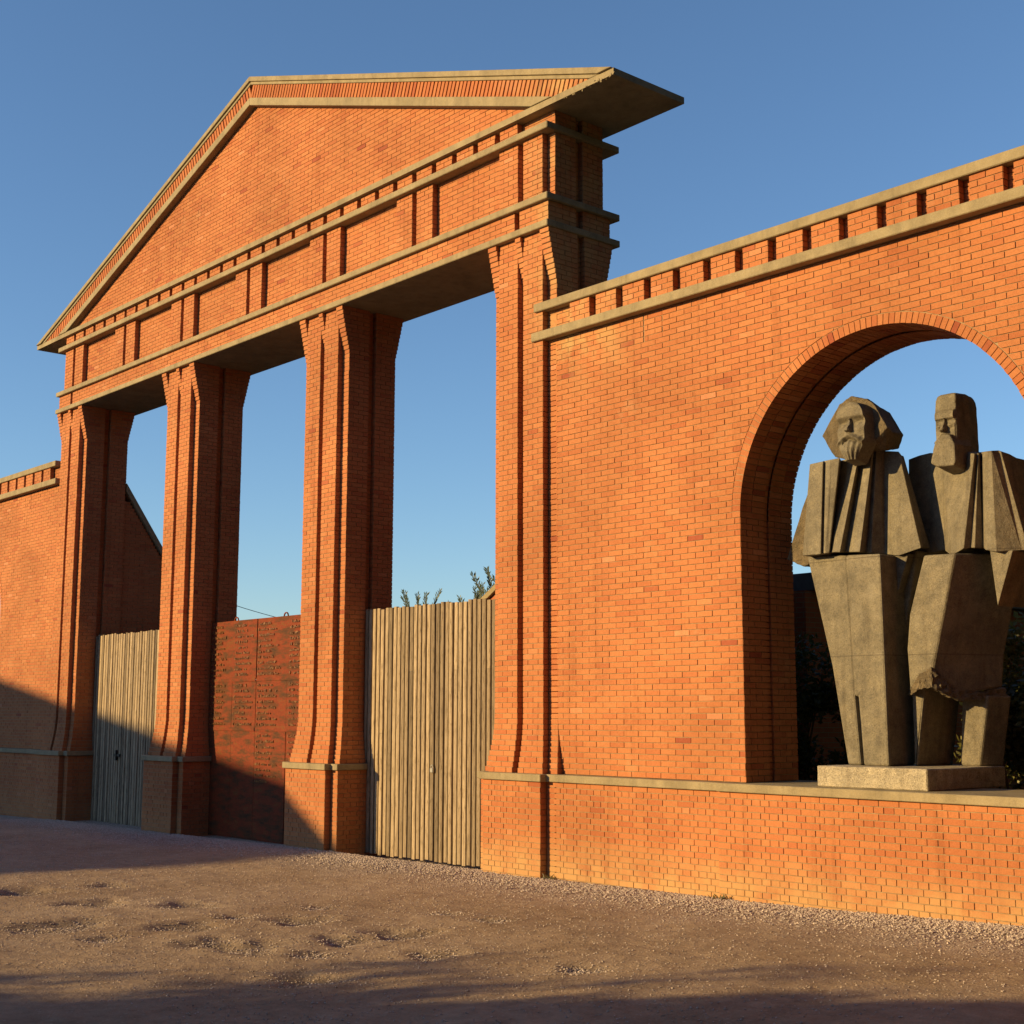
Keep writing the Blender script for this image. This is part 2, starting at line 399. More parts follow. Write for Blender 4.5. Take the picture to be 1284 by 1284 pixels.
# architrave bricks
mb = MB(); yA = 13.235
gv = [PX[0] + .04, PX[3] - .04]
fr = [(XC - GH, yA)]
for g_ in gv: fr += [(g_ - .055, yA), (g_ - .055, yA + .09), (g_ + .055, yA + .09), (g_ + .055, yA)]
fr += [(XC + GH, yA)]
sd = [(XC + GH, YM - .07), (XC + GH - .09, YM - .07), (XC + GH - .09, YM + .07), (XC + GH, YM + .07)]
pl = fr + sd + [(x, back(y)) for x, y in fr[::-1]] + [(2 * XC - x, y) for x, y in sd[::-1]]
for r_ in range(4): plan_course(mb, pl, 9.338 + r_ * .0775, r_, h=.0775)
mb.build('architrave', [BRICK, MORTAR], gate)
# frieze: paired strips over every pier and every bay centre
mb = MB(); fr = [(XC - GH, YR)]
for k in range(7):
    c = PX[0] + k * 2.64
    for x, y in [(-.49, YR), (-.49, YS), (-.06, YS), (-.06, YR), (.06, YR), (.06, YS), (.49, YS), (.49, YR)]: fr.append((c + x, y))
fr += [(XC + GH, YR)]
pl = fr + sd + [(x, back(y)) for x, y in fr[::-1]] + [(2 * XC - x, y) for x, y in sd[::-1]]
for r_ in range(13): plan_course(mb, pl, 9.750 + r_ * .07577, r_, h=.07577)
mb.build('frieze', [BRICK, MORTAR], gate)
# dentil course
mb = MB(); fr = [(XC - GH, YR)]
for k in range(31):
    c = PX[0] - .275 + .528 * k - (.0 if k else 0)
    x0, x1 = c - .205, c + .205
    if x1 > XC + GH - .02: break
    for x, y in [(x0, YR), (x0, YS), (x1, YS), (x1, YR)]: fr.append((x, y))
fr += [(XC + GH, YR)]
pl = fr + sd + [(x, back(y)) for x, y in fr[::-1]] + [(2 * XC - x, y) for x, y in sd[::-1]]
for r_ in range(3): plan_course(mb, pl, 10.836 + r_ * .078, r_, h=.078)
mb.build('dentil_course', [BRICK, MORTAR], gate)
# pediment
ZC0, ZC1 = 11.070, 11.170; RX0, RX1 = XC - 9.97, XC + 9.97; ZT = 14.60; SL = (ZT - ZC1) / 9.96
mb = MB(); xs = np.linspace(RX0, RX1, 2)
for a, b in zip(xs[:-1], xs[1:]): mb.box(a + .001, b - .001, 13.19 + random.uniform(-.003, .003), 14.66, ZC0, ZC1)
for k in range(26):
    x = -14.0 + k * .04 + random.uniform(-.02, .02); r_ = random.uniform(.015, .04)
    c = Vector((x, 13.195 + random.uniform(-.01, .02), ZC0 + random.uniform(-.01, .035)))
    pts = [c + Vector((random.uniform(-1, 1), random.uniform(-.5, .5), random.uniform(-1, .8))) * r_ for _ in range(6)]
    mb.add(pts, [(0, 1, 2), (0, 2, 3), (0, 3, 4), (0, 4, 1), (5, 2, 1), (5, 3, 2), (5, 4, 3), (5, 1, 4)])
mb.build('cornice_slab', STONE, gate)
def rake(d0, d1, sgn, x_in=0):
    z = ZC1 + .002
    return [(XC + sgn * x_in, ZT - d0 - SL * x_in), (XC + sgn * (ZT - d0 - z) / SL, z), (XC + sgn * (ZT - d1 - z) / SL, z), (XC + sgn * x_in, ZT - d1 - SL * x_in)]
ped = MB()
# tympanum bricks on y = 13.27, trimmed to the slopes
yT = 13.32; z = ZC1; row = 0
while z < ZT - .55:
    u = XC - 10 + (0 if row % 2 else .13)
    while u < XC + 10:
        q = [(u + JT / 2, z + JT / 2), (u + .26 - JT / 2, z + JT / 2), (u + .26 - JT / 2, z + CR - JT / 2), (u + JT / 2, z + CR - JT / 2)]
        for sg in (-1, 1):
            q = clip_half(q, (XC, ZT - .50), -sg * SL, -1) if q else q
        if len(q) > 2 and area(q) > 3e-4: bpoly(ped, (0, yT), (1, 0), (0, -1), [(x, zz) for x, zz in q])
        u += .26
    z += CR; row += 1
ped.slab([(XC - (ZT - .12 - ZC1) / SL, ZC1), (XC + (ZT - .12 - ZC1) / SL, ZC1), (XC, ZT - .12)], yT + INS, 14.40, 1)
pediment = ped.build('pediment', [BRICK, MORTAR], gate)
for sg in (-1, 1):
    mb = MB()
    mb.slab(rake(0, .095, sg), 13.15, 14.69); mb.slab(rake(.097, .155, sg), 13.185, 14.66)
    mb.slab(rake(.43, .585, sg), 13.17, 13.5)
    rc = mb.build('raking_cornice', STONE, pediment, bevel=.006)
    br = MB(); x = -.02; th_ = math.atan(SL); sn_, cs_ = math.sin(th_), math.cos(th_)
    def on(x_, t_):                                         # t_ metres up the slope's normal from the lower edge of the row
        return (XC + sg * (x_ + sn_ * t_), ZT - .43 - SL * x_ + cs_ * t_)
    tp = .27 * cs_
    def trim(q):
        q = clip_half(q, (XC + sg * .002, 0), sg, 0)
        return clip_half(q, (0, ZC1 + .002), 0, 1) if q else q
    while x < 10:                                           # bricks on end, square to the slope, lower halves standing free
        w = .068 * cs_
        j = random.uniform(-.003, .003); tn = min(1, max(0, random.gauss(.30, .13)))  # tones lowered, infill most, to paint the recessed row as less lit
        q = trim([on(x, tp), on(x + w, tp), on(x + w, 0), on(x, 0)])
        if len(q) > 2 and area(q) > 2e-4: br.slab(q, 13.205 + j, 13.4, 0, tn)
        q = trim([on(x + w + .002, tp), on(x + .092, tp), on(x + .092, tp * .52), on(x + w + .002, tp * .52)])
        if len(q) > 2 and area(q) > 1e-4: br.slab(q, 13.222 + j, 13.4, 0, max(0, tn - .08))
        x += .094
    br.build('upright_brick_row', [BRICK], rc)

# buttress wing running back behind the outer pier
def wing(x0, x1):
    mb = MB()
    prof = [(14.40, 7.33), (16.9, 3.66), (16.9, -.3), (14.40, -.3)]
    z = -.3; row = 0
    while z < 7.3:
        yb = 16.9 if z < 3.6 else 14.40 + (7.33 - z - CR) / 3.67 * 2.5
        if yb > 14.5: plan_course(mb, [(x0, 14.30), (x1, 14.30), (x1, yb), (x0, yb)], z, row)
        z += CR; row += 1
    w = mb.build('buttress', [BRICK, MORTAR], gate)
    c = MB(); n = [(14.40, 7.36), (16.95, 3.63), (16.95, 3.80), (14.40, 7.55)]
    v = [(x, y, zz) for x in (x0 - .06, x1 + .06) for y, zz in n]
    c.add(v, [(0, 1, 2, 3), (7, 6, 5, 4), (0, 4, 5, 1), (1, 5, 6, 2), (2, 6, 7, 3), (3, 7, 4, 0)])
    c.build('buttress_coping', STONE, w, bevel=.006)
wing(PX[0] + .12, PX[0] + .62); wing(PX[3] + .12, PX[3] + .62)

# ------------------------------------------------------------------ the two arched walls
def arched_wall(sg, label, xend):
    """sg=1: wall to the right of the gateway; sg=-1: its mirror image"""
    mx = lambda x: x if sg > 0 else 2 * XC - x
    root = thing('arched_wall', (mx(-9.06), YM, 0), label, 'wall', 'arched walls flanking the gateway')
    xa, zc, RR = -9.06, 4.63, 2.0
    X0, X1 = XC + GH + .002, xend
    def fb(mb, pts):                                        # brick on the front face, mirrored when needed
        q = [(mx(x), z) for x, z in pts]
        if sg < 0: q = q[::-1]
        bpoly(mb, (0, YR), (1, 0), (0, -1), q)
    mb = MB(); z = Z_CAP1 + .004; row = 0; ZTOP = 7.575
    ro = RR + .135
    crack = [(-12.655, 4, 0), (-12.315, 4, 0)]
    while z < ZTOP - .02:
        zz1 = min(z + CR, ZTOP)
        u = X0 - (0 if row % 2 else .13)
        segs = []
        while u < X1:
            segs.append((max(u, X0), min(u + .26, X1))); u += .26
        if zz1 > ZTOP - .36:                                # straight settlement joints under the cornice
            for cx, _, _ in crack:
                ns = []
                for a, b in segs:
                    if a < cx - .02 and b > cx + .02: ns += [(a, cx - .006), (cx + .006, b)]
                    else: ns.append((a, b))
                segs = ns
        for a, b in segs:
            q = [(a + JT / 2, z + JT / 2), (b - JT / 2, z + JT / 2), (b - JT / 2, zz1 - JT / 2), (a + JT / 2, zz1 - JT / 2)]
            if q[1][0] - q[0][0] < .012: continue
            cxm, czm = (a + b) / 2, (z + zz1) / 2
            if czm < zc:
                if abs(cxm - xa) < RR + .16:
                    if cxm < xa: q = clip_half(q, (xa - RR - .004, 0), -1, 0)
                    else: q = clip_half(q, (xa + RR + .004, 0), 1, 0)
            else:
                dx, dz = cxm - xa, czm - zc; d = math.hypot(dx, dz)
                if d < ro + .2:
                    # nearest point of the ring towards this brick
                    q = clip_half(q, (xa + dx / d * ro, zc + dz / d * ro), dx / d, dz / d)
            if len(q) > 2 and area(q) > 4e-4: fb(mb, q)
        # mortar and core of the wall behind
        if (z + zz1) / 2 < zc: cut = RR + .01
        else:
            rr = RR + .06; cut = math.sqrt(rr * rr - (z - zc) ** 2) if z - zc < rr else 0
        for a, b in ([(X0 - .1, xa - cut), (xa + cut, X1)] if cut else [(X0 - .1, X1)]):
            a2, b2 = sorted((mx(a), mx(b)))
            ga, gb_ = sorted((mx(a if a != xa + cut else a + .06), mx(b if b != xa - cut else b - .06)))
            mb.box(a2, b2, YR + INS, YM - .03 - INS, z, zz1 + .0005, 1); mb.box(ga, gb_, YM - .03 - INS, YM + .06 + INS, z, zz1 + .0005, 1); mb.box(a2, b2, YM + .06 + INS, 14.39, z, zz1 + .0005, 1)
        z += CR; row += 1
    mb.build('wall_face', [BRICK, MORTAR], root)
    # arch: voussoirs, a shallow groove in the soffit, jambs
    mb = MB(); n = 84
    def vous(a0, a1, r0_, r1_, y0, y1, t):
        v = []
        for y in (y0, y1):
            for a, r_ in ((a0, r0_), (a0, r1_), (a1, r1_), (a1, r0_)):
                v.append((mx(xa - math.cos(a) * r_), y, zc + math.sin(a) * r_))
        fc = [(0, 1, 2, 3), (7, 6, 5, 4), (0, 4, 5, 1), (1, 5, 6, 2), (2, 6, 7, 3), (3, 7, 4, 0)]
        mb.add(v, fc if sg < 0 else [f[::-1] for f in fc], 0, t)
    for i in range(n):
        da = math.pi / n; g = .0045 / RR
        a0, a1 = i * da + g, (i + 1) * da - g
        t = min(1, max(0, random.gauss(.5, .2))); j = random.uniform(-.002, .002)
        ys = [YR - .002 + j, YR + .215, YR + .225, YM - .03]
        vous(a0, a1, RR + j, RR + .126, ys[0], ys[1], t); vous(a0, a1, RR - j, RR + .126, ys[2], ys[3], random.random())
        vous(a0, a1, RR + .03, RR + .126, ys[3], YM + .06, random.random())
        vous(a0, a1, RR, RR + .126, YM + .06, YM + .30, random.random()); vous(a0, a1, RR + j, RR + .126, YM + .31, 14.40, random.random())
    m2 = []
    for i in range(n):                                      # mortar lining
        a0, a1 = i * math.pi / n, (i + 1) * math.pi / n
        tt = mb
        v = []
        for y in (YR + .008, 14.39):
            for a, r_ in ((a0, RR + .012), (a0, RR + .14), (a1, RR + .14), (a1, RR + .012)): v.append((mx(xa - math.cos(a) * r_), y, zc + math.sin(a) * r_))
        if True:
            for ya, yb, rin in ((YR + .008, YM - .03, .010), (YM - .03, YM + .06, .038), (YM + .06, 14.39, .010)):
                v = []
                for y in (ya, yb):
                    for a, r_ in ((a0, RR + rin), (a0, RR + .1355), (a1, RR + .1355), (a1, RR + rin)): v.append((mx(xa - math.cos(a) * r_), y, zc + math.sin(a) * r_))
                fc = [(0, 1, 2, 3), (7, 6, 5, 4), (0, 4, 5, 1), (1, 5, 6, 2), (2, 6, 7, 3), (3, 7, 4, 0)]
                mb.add(v, fc if sg < 0 else [f[::-1] for f in fc], 1)
    z = Z_CAP1 + .004; row = 0
    while z < zc:
        for s2 in (-1, 1):
            xj = xa + s2 * RR
            pth = [(xj, YR), (xj, YM - .03), (xj + s2 * .03, YM - .03), (xj + s2 * .03, YM + .06), (xj, YM + .06), (xj, 14.40)]
            pth = [(mx(x), y) for x, y in pth]
            left = (s2 < 0) == (sg > 0)                     # the jamb on the left of the opening looks to +x
            pp = pth if left else pth[::-1]
            for a, b in zip(pp[:-1], pp[1:]): edge_course(mb, a, b, z, row)
        z += CR; row += 1
    mb.build('arch', [BRICK, MORTAR], root)
    # plinth: set forward under the opening
    mb = MB(); xp0, xp1 = -11.33, -6.79
    pl = [(X0 + .10, 13.22), (xp0, 13.22), (xp0, 13.165), (xp1, 13.165), (xp1, 13.22), (X1, 13.22), (X1, 14.5), (X0 + .10, 14.5)]
    pl = [(mx(x), y) for x, y in pl]
    if sg < 0: pl = pl[::-1]
    for r_ in range(20): plan_course(mb, pl, Z_CAP0 - CR * (r_ + 1), r_, True)
    mb.build('plinth', [BRICK, MORTAR], root)
    mb = MB()
    lp = [(X0 + .146, 13.17), (xp0 - .01, 13.17), (xp0 + .02, 13.115), (xp1, 13.115), (xp1, 13.17), (X1, 13.17), (X1, 14.55), (X0 + .146, 14.55)]
    lp = [(mx(x), y) for x, y in lp]
    if sg < 0: lp = lp[::-1]
    mb.prism(lp, Z_CAP0, Z_CAP1 - .0005); mb.build('ledge', STONE, root, bevel=.008)
    def long_band(name, xs_, z0, z1):
        mb = MB(); k = np.linspace(xs_, X1, 2)
        for a, b in zip(k[:-1], k[1:]):
            a2, b2 = sorted((mx(a), mx(b))); mb.box(a2 + .0004, b2 - .0004, 13.225 + random.uniform(-.003, .003), 14.5, z0 + random.uniform(-.002, .002), z1 + random.uniform(-.002, .002))
        mb.build(name, STONE, root, bevel=.010)
    xs_c = -14.72 if sg > 0 else -14.36
    long_band('cornice_band', xs_c - .05, 7.578, 7.708); long_band('coping', xs_c, 8.010, 8.135)
    mb = MB(); fr = [(X0 - .1, YR)]; x = -8.742 - .525 * 10
    while x + .40 < X1:
        if x > X0 - .35:
            xl = max(x, X0 - .05)
            fr += [(xl, YR), (xl, YS), (x + .40, YS), (x + .40, YR)]
        x += .525
    fr += [(X1, YR), (X1, 14.39), (X0 - .1, 14.39)]
    fr = [(mx(x_), y) for x_, y in fr]
    if sg < 0: fr = fr[::-1]
    for r_ in range(4): plan_course(mb, fr, 7.710 + r_ * CR, r_)
    mb.build('dentil_course', [BRICK, MORTAR], root)
    return root
arched_wall(1, 'red brick wall with round arch holding two stone statues, right of the gateway', -3.4)
arched_wall(-1, 'red brick wall partly in shade at the left edge, left of the gateway', -3.4)

# ------------------------------------------------------------------ gates in the bays
def slat(mb, x0, x1, y, z0, z1, th, t):
    w = x1 - x0; c = w * .10; bu = .010
    lean = random.uniform(-.004, .004)
    pr = [(x0, y + th), (x0, y + .007), (x0 + c, y + .001), (x0 + w / 2, y - bu * .3), (x1 - c, y + .001), (x1, y + .007), (x1, y + th)]
    n = len(pr)
    mb.add([(x, yy, z0) for x, yy in pr] + [(x + lean, yy, z1) for x, yy in pr],
           [tuple(range(n))[::-1], tuple(range(n, 2 * n))] + [(i, (i + 1) % n, n + (i + 1) % n, n + i) for i in range(n)], 0, t)
def wooden_gate(xl, xr, zb, label, y=13.80):
    root = thing('wooden_gate', ((xl + xr) / 2, y, 0), label, 'gate', 'plank gates between the piers')
    mid = (xl + xr) / 2
    for a, b in ((xl, mid - .007), (mid + .007, xr)):
        mb = MB(); n = 17; w = (b - a) / n
        for k in range(n):
            x0 = a + k * w; t = min(1, max(0, random.gauss(.55, .30)))
            if k == 0: pass
            gp = random.uniform(.024, .036)
            yy = y + random.uniform(-.006, .006)
            zt = 3.97 + random.uniform(-.018, .018); z0 = zb + random.uniform(-.015, .02)
            if k in (4, 11):                                # a plank pieced together from two lengths
                zs = random.choice([1.9, 2.9, 3.1])
                slat(mb, x0, x0 + w - gp, yy, z0, zs, .05, t); slat(mb, x0, x0 + w - gp, yy, zs + .004, zt, .05, min(1, t + .2))
            else: slat(mb, x0, x0 + w - gp, yy, z0, zt, .05, t)
        for k in range(n - 1):
            x0 = a + (k + .72) * w; mb.box(x0, x0 + w * .5, y + .056, y + .070, zb + .04, 3.92, 0, 0)  # backing boards toned darkest so the gaps look deep in shade
        lf = mb.build('leaf', WOOD, root)
        for zr in (.45, 2.0, 3.5):
            rl = MB(); rl.box(a + .02, b - .02, y + .072, y + .13, zr, zr + .12, 0, .3); rl.build('rail', WOOD, lf)
    return root, mid
g1, mid = wooden_gate(PX[2] + .69, PX[3] - .69, -.06, 'tall sunlit plank gate with a small padlock, beside the arched wall')
def padlock(root, x, y, z, s=1):
    mb = MB(); mb.box(x - .035 * s, x + .035 * s, y - .035, y, z - .05 * s, z + .02 * s)
    o = mb.build('padlock', STEEL, root, bevel=.006)
    h = MB(); n = 10; r_ = .024 * s
    for i in range(n):
        a0, a1 = math.pi * i / n, math.pi * (i + 1) / n
        v = [(x + math.cos(a) * q, yy, z + .015 + math.sin(a) * q * 1.5) for yy in (y - .025, y - .012) for a, q in ((a0, r_), (a0, r_ + .01), (a1, r_ + .01), (a1, r_))]
        h.add(v, [(0, 1, 2, 3), (7, 6, 5, 4), (0, 4, 5, 1), (1, 5, 6, 2), (2, 6, 7, 3), (3, 7, 4, 0)])
    h.build('shackle', STEEL, o)
padlock(g1, mid - .02, 13.785, 1.36, 1.1)
g2, mid = wooden_gate(PX[0] + .69, PX[1] - .69, -.16, 'tall plank gate half in shade with iron latch, beside the farthest pier')
mb = MB(); mb.box(-28.98, -28.70, 13.765, 13.79, 1.30, 1.36); mb.box(-28.9, -28.84, 13.75, 13.79, 1.22, 1.44)
mb.build('latch', IRON, g2, bevel=.004)

mg = thing('metal_gate', (PX[1] + 2.64, 13.96, 0), 'rusty red sheet steel gate covered in rows of small raised marks', 'gate')
xl, xr = PX[1] + .69, PX[2] - .69; y = 13.80; xm = at(320, 900, y).x
for li, (a, b) in enumerate(((xl, xm - .008), (xm + .008, xr))):
    mb = MB()
    xs = [a, (a + b) / 2, b]; zs = [-.10, 1.93, 2.86, 4.01]
    for i in range(2):
        for j in range(3):
            mb.box(xs[i] + .002, xs[i + 1] - .002, y + random.uniform(-.006, .006), y + .03, zs[j] + .004, zs[j + 1] - .004)
    for zr in (1.93, 2.86): mb.box(a + .01, b - .01, y - .012, y - .007, zr - .03, zr + .03)
    tx = mb; rr = random.Random(3 + li); w = b - a
    cols = [(a + .06, a + .06 + w * .36), (a + w * .55, a + w * .94)]
    for ci, (c0, c1) in enumerate(cols):
        zlo = (1.98 if li == 0 else 1.05); zz = 3.98
        while zz > zlo:
            zz -= .104
            if abs(zz - 1.93) < .07 or abs(zz - 2.86) < .07: continue
            xx = c0; end = c0 + (c1 - c0) * rr.uniform(.55, 1)
            while xx < end:
                if rr.random() < .16: xx += .045; continue
                h = rr.choice([.03, .035, .05]); wd = rr.uniform(.008, .016)
                tx.box(xx, xx + wd, y - .020, y - .006, zz, zz + h, 1)
                if rr.random() < .6: tx.box(xx + wd, xx + wd + .016, y - .014, y - .006, zz + rr.choice([0, h * .45, h - .012]), zz + h * rr.choice([.5, 1]), 1)
                xx += wd + .030
    lf = mb.build('leaf', [RUST, LETTER], mg)
    for zr in (.2, 3.7):
        bt = MB(); bt.box(a, b, y + .032, y + .09, zr, zr + .1); bt.build('rail', IRON, lf)
    rg = MB(); n = 12; px_ = 296 if li == 0 else 358
    cx_ = at(px_, 777, y).x
    for i in range(n):
        a0, a1 = math.pi * i / n, math.pi * (i + 1) / n
        v = [(cx_ + math.cos(q) * r_, yy, 4.0 + math.sin(q) * r_) for yy in (y + .005, y + .025) for q, r_ in ((a0, .06), (a0, .08), (a1, .08), (a1, .06))]
        rg.add(v, [(0, 1, 2, 3), (7, 6, 5, 4), (0, 4, 5, 1), (1, 5, 6, 2), (2, 6, 7, 3), (3, 7, 4, 0)])
    rg.build('lifting_ring', RUST, lf)

# ------------------------------------------------------------------ statues
def roughen(o, cuts, amp, sc, keep=None):
    me = o.data; bm = bmesh.new(); bm.from_mesh(me)
    bmesh.ops.triangulate(bm, faces=bm.faces)
    bmesh.ops.subdivide_edges(bm, edges=bm.edges, cuts=cuts, use_grid_fill=True)
    bm.normal_update()
    for v in bm.verts:
        p = v.co * sc; v.co += v.normal * (noise.noise(p) * amp + noise.noise(p * 2.3) * amp * .5)
    bm.to_mesh(me); bm.free()
def P(px, py, Y): p = at(px, py, Y); return (p.x, p.z)
ped_root = MB()
sx0, sx1, sy0, sy1 = -10.02, -8.575, 13.38, 14.98
ped_root.box(sx0, sx1, sy0, sy1, Z_CAP1, 1.635)
ps = ped_root.build('statue_slab', SLAB, None, bevel=.012)
tag(ps, 'pale rough stone slab under the two statues, lying on the wall ledge', 'slab'); roughen(ps, 5, .008, 9)
def cloak(stations, yback, zlift=0, back_in=.12):
    """folded cloak: (top px,py,Y, bottom px,py,Y) stations joined into a solid"""
    mb = MB(); top = []; bot = []
    for tx_, ty_, tY, bx, by, bY in stations:
        p = at(tx_, ty_, tY); q = at(bx, by, bY); top.append(Vector(p)); bot.append(Vector(q))
    n = len(top)
    bt = [Vector((p.x, yback, p.z)) for p in (top[0], top[n // 2], top[-1])]; bb = [Vector((p.x, yback + .08, p.z)) for p in (bot[0], bot[n // 2], bot[-1])]
    v = top + bot + bt + bb; B = 2 * n
    f = [(i, n + i, n + i + 1, i + 1) for i in range(n - 1)]
    f += [(0, B, B + 3, n), (n - 1, 2 * n - 1, B + 5, B + 2), (B + 1, B + 4, B + 3, B), (B + 2, B + 5, B + 4, B + 1)]
    f += [tuple(range(n)) + (B + 2, B + 1, B), tuple(range(2 * n - 1, n - 1, -1)) + (B + 3, B + 4, B + 5)]
    mb.add(v, f); return mb
def hull(front, Yf, backp, Yb):
    """solid between a front outline and a matching back outline (pixels measured on each plane, or x,z pairs)"""
    a = [Vector((x, Yf, z)) for x, z in front]; b = [Vector((x, Yb, z)) for x, z in backp]; n = len(a)
    mb = MB(); mb.add(a + b, [tuple(range(n)), tuple(range(n, 2 * n))[::-1]] + [((i + 1) % n, i, n + i, n + (i + 1) % n) for i in range(n)]); return mb
def fin(mb, name, m, parent, bev=.015, rough=0, cuts=4):
    o = mb.build(name, m, parent, bevel=bev, seg=2)
    bm = bmesh.new(); bm.from_mesh(o.data); bmesh.ops.recalc_face_normals(bm, faces=bm.faces); bm.to_mesh(o.data); bm.free()
    if rough: roughen(o, cuts, rough, 14)
    return o

# left statue -------------------------------------------------------
s1 = thing('statue', (-9.7, 14.1, 1.635), 'grey granite statue of a man with bushy hair and full beard, nearer the gateway', 'statue', 'granite statues in the arch')
yl = 13.80
legL = [P(1010, 696, yl), P(1041.7, 835, yl), P(1062, 964.5, yl), P(1079, 965, yl), P(1071, 873, yl), P(1068, 820, yl), P(1060, 696, yl)]
legR = [P(1060, 696, yl), P(1068, 820, yl), P(1071, 873, yl), P(1076, 873, yl), P(1083, 965.5, yl), P(1115, 966, yl), P(1109, 820, yl), P(1103.4, 694, yl)]
def shrink(pts, f, dz=0):
    cx_ = sum(p[0] for p in pts) / len(pts); return [((x - cx_) * f + cx_, z) for x, z in pts]
def fixz(pts): return [(x, max(z, 1.637) if z > 1.72 else 1.637) for x, z in pts]
legL, legR = fixz(legL), fixz(legR)
lg = MB()
for pts, y0 in ((legL, yl + .02), (legR, yl)):
    a = [Vector((x, y0, z)) for x, z in pts]; b = [Vector((x, 14.34, z)) for x, z in pts]; n = len(a)
    lg.add(a + b, [tuple(range(n)), tuple(range(n, 2 * n))[::-1]] + [((i + 1) % n, i, n + i, n + (i + 1) % n) for i in range(n)])
lg.slab(fixz([P(1068, 860, 13.9), P(1074, 966, 13.9), P(1090, 966, 13.9), P(1082, 860, 13.9)]), 13.87, 14.25)
tl = [P(1095, 690, 14.25), P(1150, 690, 14.25), P(1134, 800, 14.25), P(1120, 860, 14.25), P(1100, 860, 14.25)]
lg.slab(tl, 14.25, 14.62)
fin(lg, 'legs', GRAN, s1, .026)
st1 = [(1015, 582, 13.66, 1006, 697, 13.66), (1032, 578.5, 13.67, 1029, 695, 13.66), (1033.5, 578, 13.71, 1031, 694.5, 13.71),
       (1041, 576.5, 13.69, 1034, 694, 13.69), (1053, 574, 13.72, 1040, 693.5, 13.72), (1055, 577, 13.93, 1041, 693, 13.78), (1068, 574, 13.90, 1046, 692.5, 13.74), (1077, 569, 13.86, 1053, 692.5, 13.72),
       (1080, 568, 13.97, 1060, 692.5, 13.84), (1094, 565, 13.90, 1078, 692, 13.78), (1096, 565, 13.99, 1086, 693, 13.93), (1099, 565, 13.97, 1092, 693.5, 13.92),
       (1108, 565.5, 14.10, 1110, 695, 14.10), (1113, 565.5, 14.10, 1127, 697, 14.06), (1127, 566, 14.10, 1155, 687, 14.06), (1131, 571, 14.28, 1158, 686, 14.26)]
fin(cloak(st1, 14.32), 'coat', GRAN, s1, .010)
sl = [P(1011, 620, 13.98), P(986.7, 701.5, 13.98), P(1008, 710.4, 13.98), P(1020, 705, 13.98), P(1025, 640, 13.98)]
fin(hull(sl, 13.98, shrink(sl, .8), 14.36), 'sleeve', GRAN_R, s1, .012, .012)
aw = [P(1119, 694, 14.12), P(1139, 694, 14.12), P(1119, 768, 14.12)]
fin(hull(aw, 14.12, [(x - .02, z) for x, z in aw], 14.40), 'hand', GRAN, s1, .008)

def face_mesh(cx_, z0, z1, halfw, yplane, H, nx=44, nz=56, depth=.0):
    """front of a head as a relief standing forward of the plane y = yplane"""
    mb = MB(); v = []
    for j in range(nz + 1):
        for i in range(nx + 1):
            u = -1 + 2 * i / nx; w = j / nz
            x, zz, h = H(u, w)
            v.append((cx_ + x, yplane - h, zz))
    f = []
    for j in range(nz):
        for i in range(nx):
            a = j * (nx + 1) + i; f.append((a, a + 1, a + nx + 2, a + nx + 1))
    mb.add(v, f); return mb
def sstep(a, b, x):
    t = min(1, max(0, (x - a) / (b - a))); return t * t * (3 - 2 * t)
hd = [(1052, 508), (1067.5, 497), (1087.7, 500.5), (1095.5, 506), (1119.5, 542), (1110, 565), (1085, 566), (1066, 577), (1046, 573), (1031, 547)]
Yh = 13.82
hf = [P(a, b, Yh) for a, b in hd]; hcx, hcz = -9.56, 5.55
# front rim of the hair, a chamfer at lower right, back of the head
rim = [P(*q, Yh) for q in [(1052, 508), (1067.5, 497), (1087.7, 500.5), (1095.5, 506), (1113, 536), (1088, 561), (1080, 566), (1066, 577), (1046, 573), (1031, 547)]]
outer = [P(*q, Yh + .17) for q in [(1053, 508), (1068, 497), (1088, 500.5), (1096, 506), (1120, 542), (1111, 565), (1090, 568), (1076, 577), (1052, 573), (1036, 547)]]
bk = [(hcx + (x - hcx) * .72 + .05, hcz + (z - hcz) * .75) for x, z in outer]
mb = MB(); n = len(rim)
v = [Vector((x, Yh, z)) for x, z in rim] + [Vector((x, Yh + .17, z)) for x, z in outer] + [Vector((x, Yh + .46, z)) for x, z in bk]
mb.add(v, [tuple(range(n)), tuple(range(2 * n, 3 * n))[::-1]] + [((i + 1) % n, i, n + i, n + (i + 1) % n) for i in range(n)] + [(n + (i + 1) % n, n + i, 2 * n + i, 2 * n + (i + 1) % n) for i in range(n)])
head1 = fin(mb, 'head', GRAN_R, s1, .012, .011)
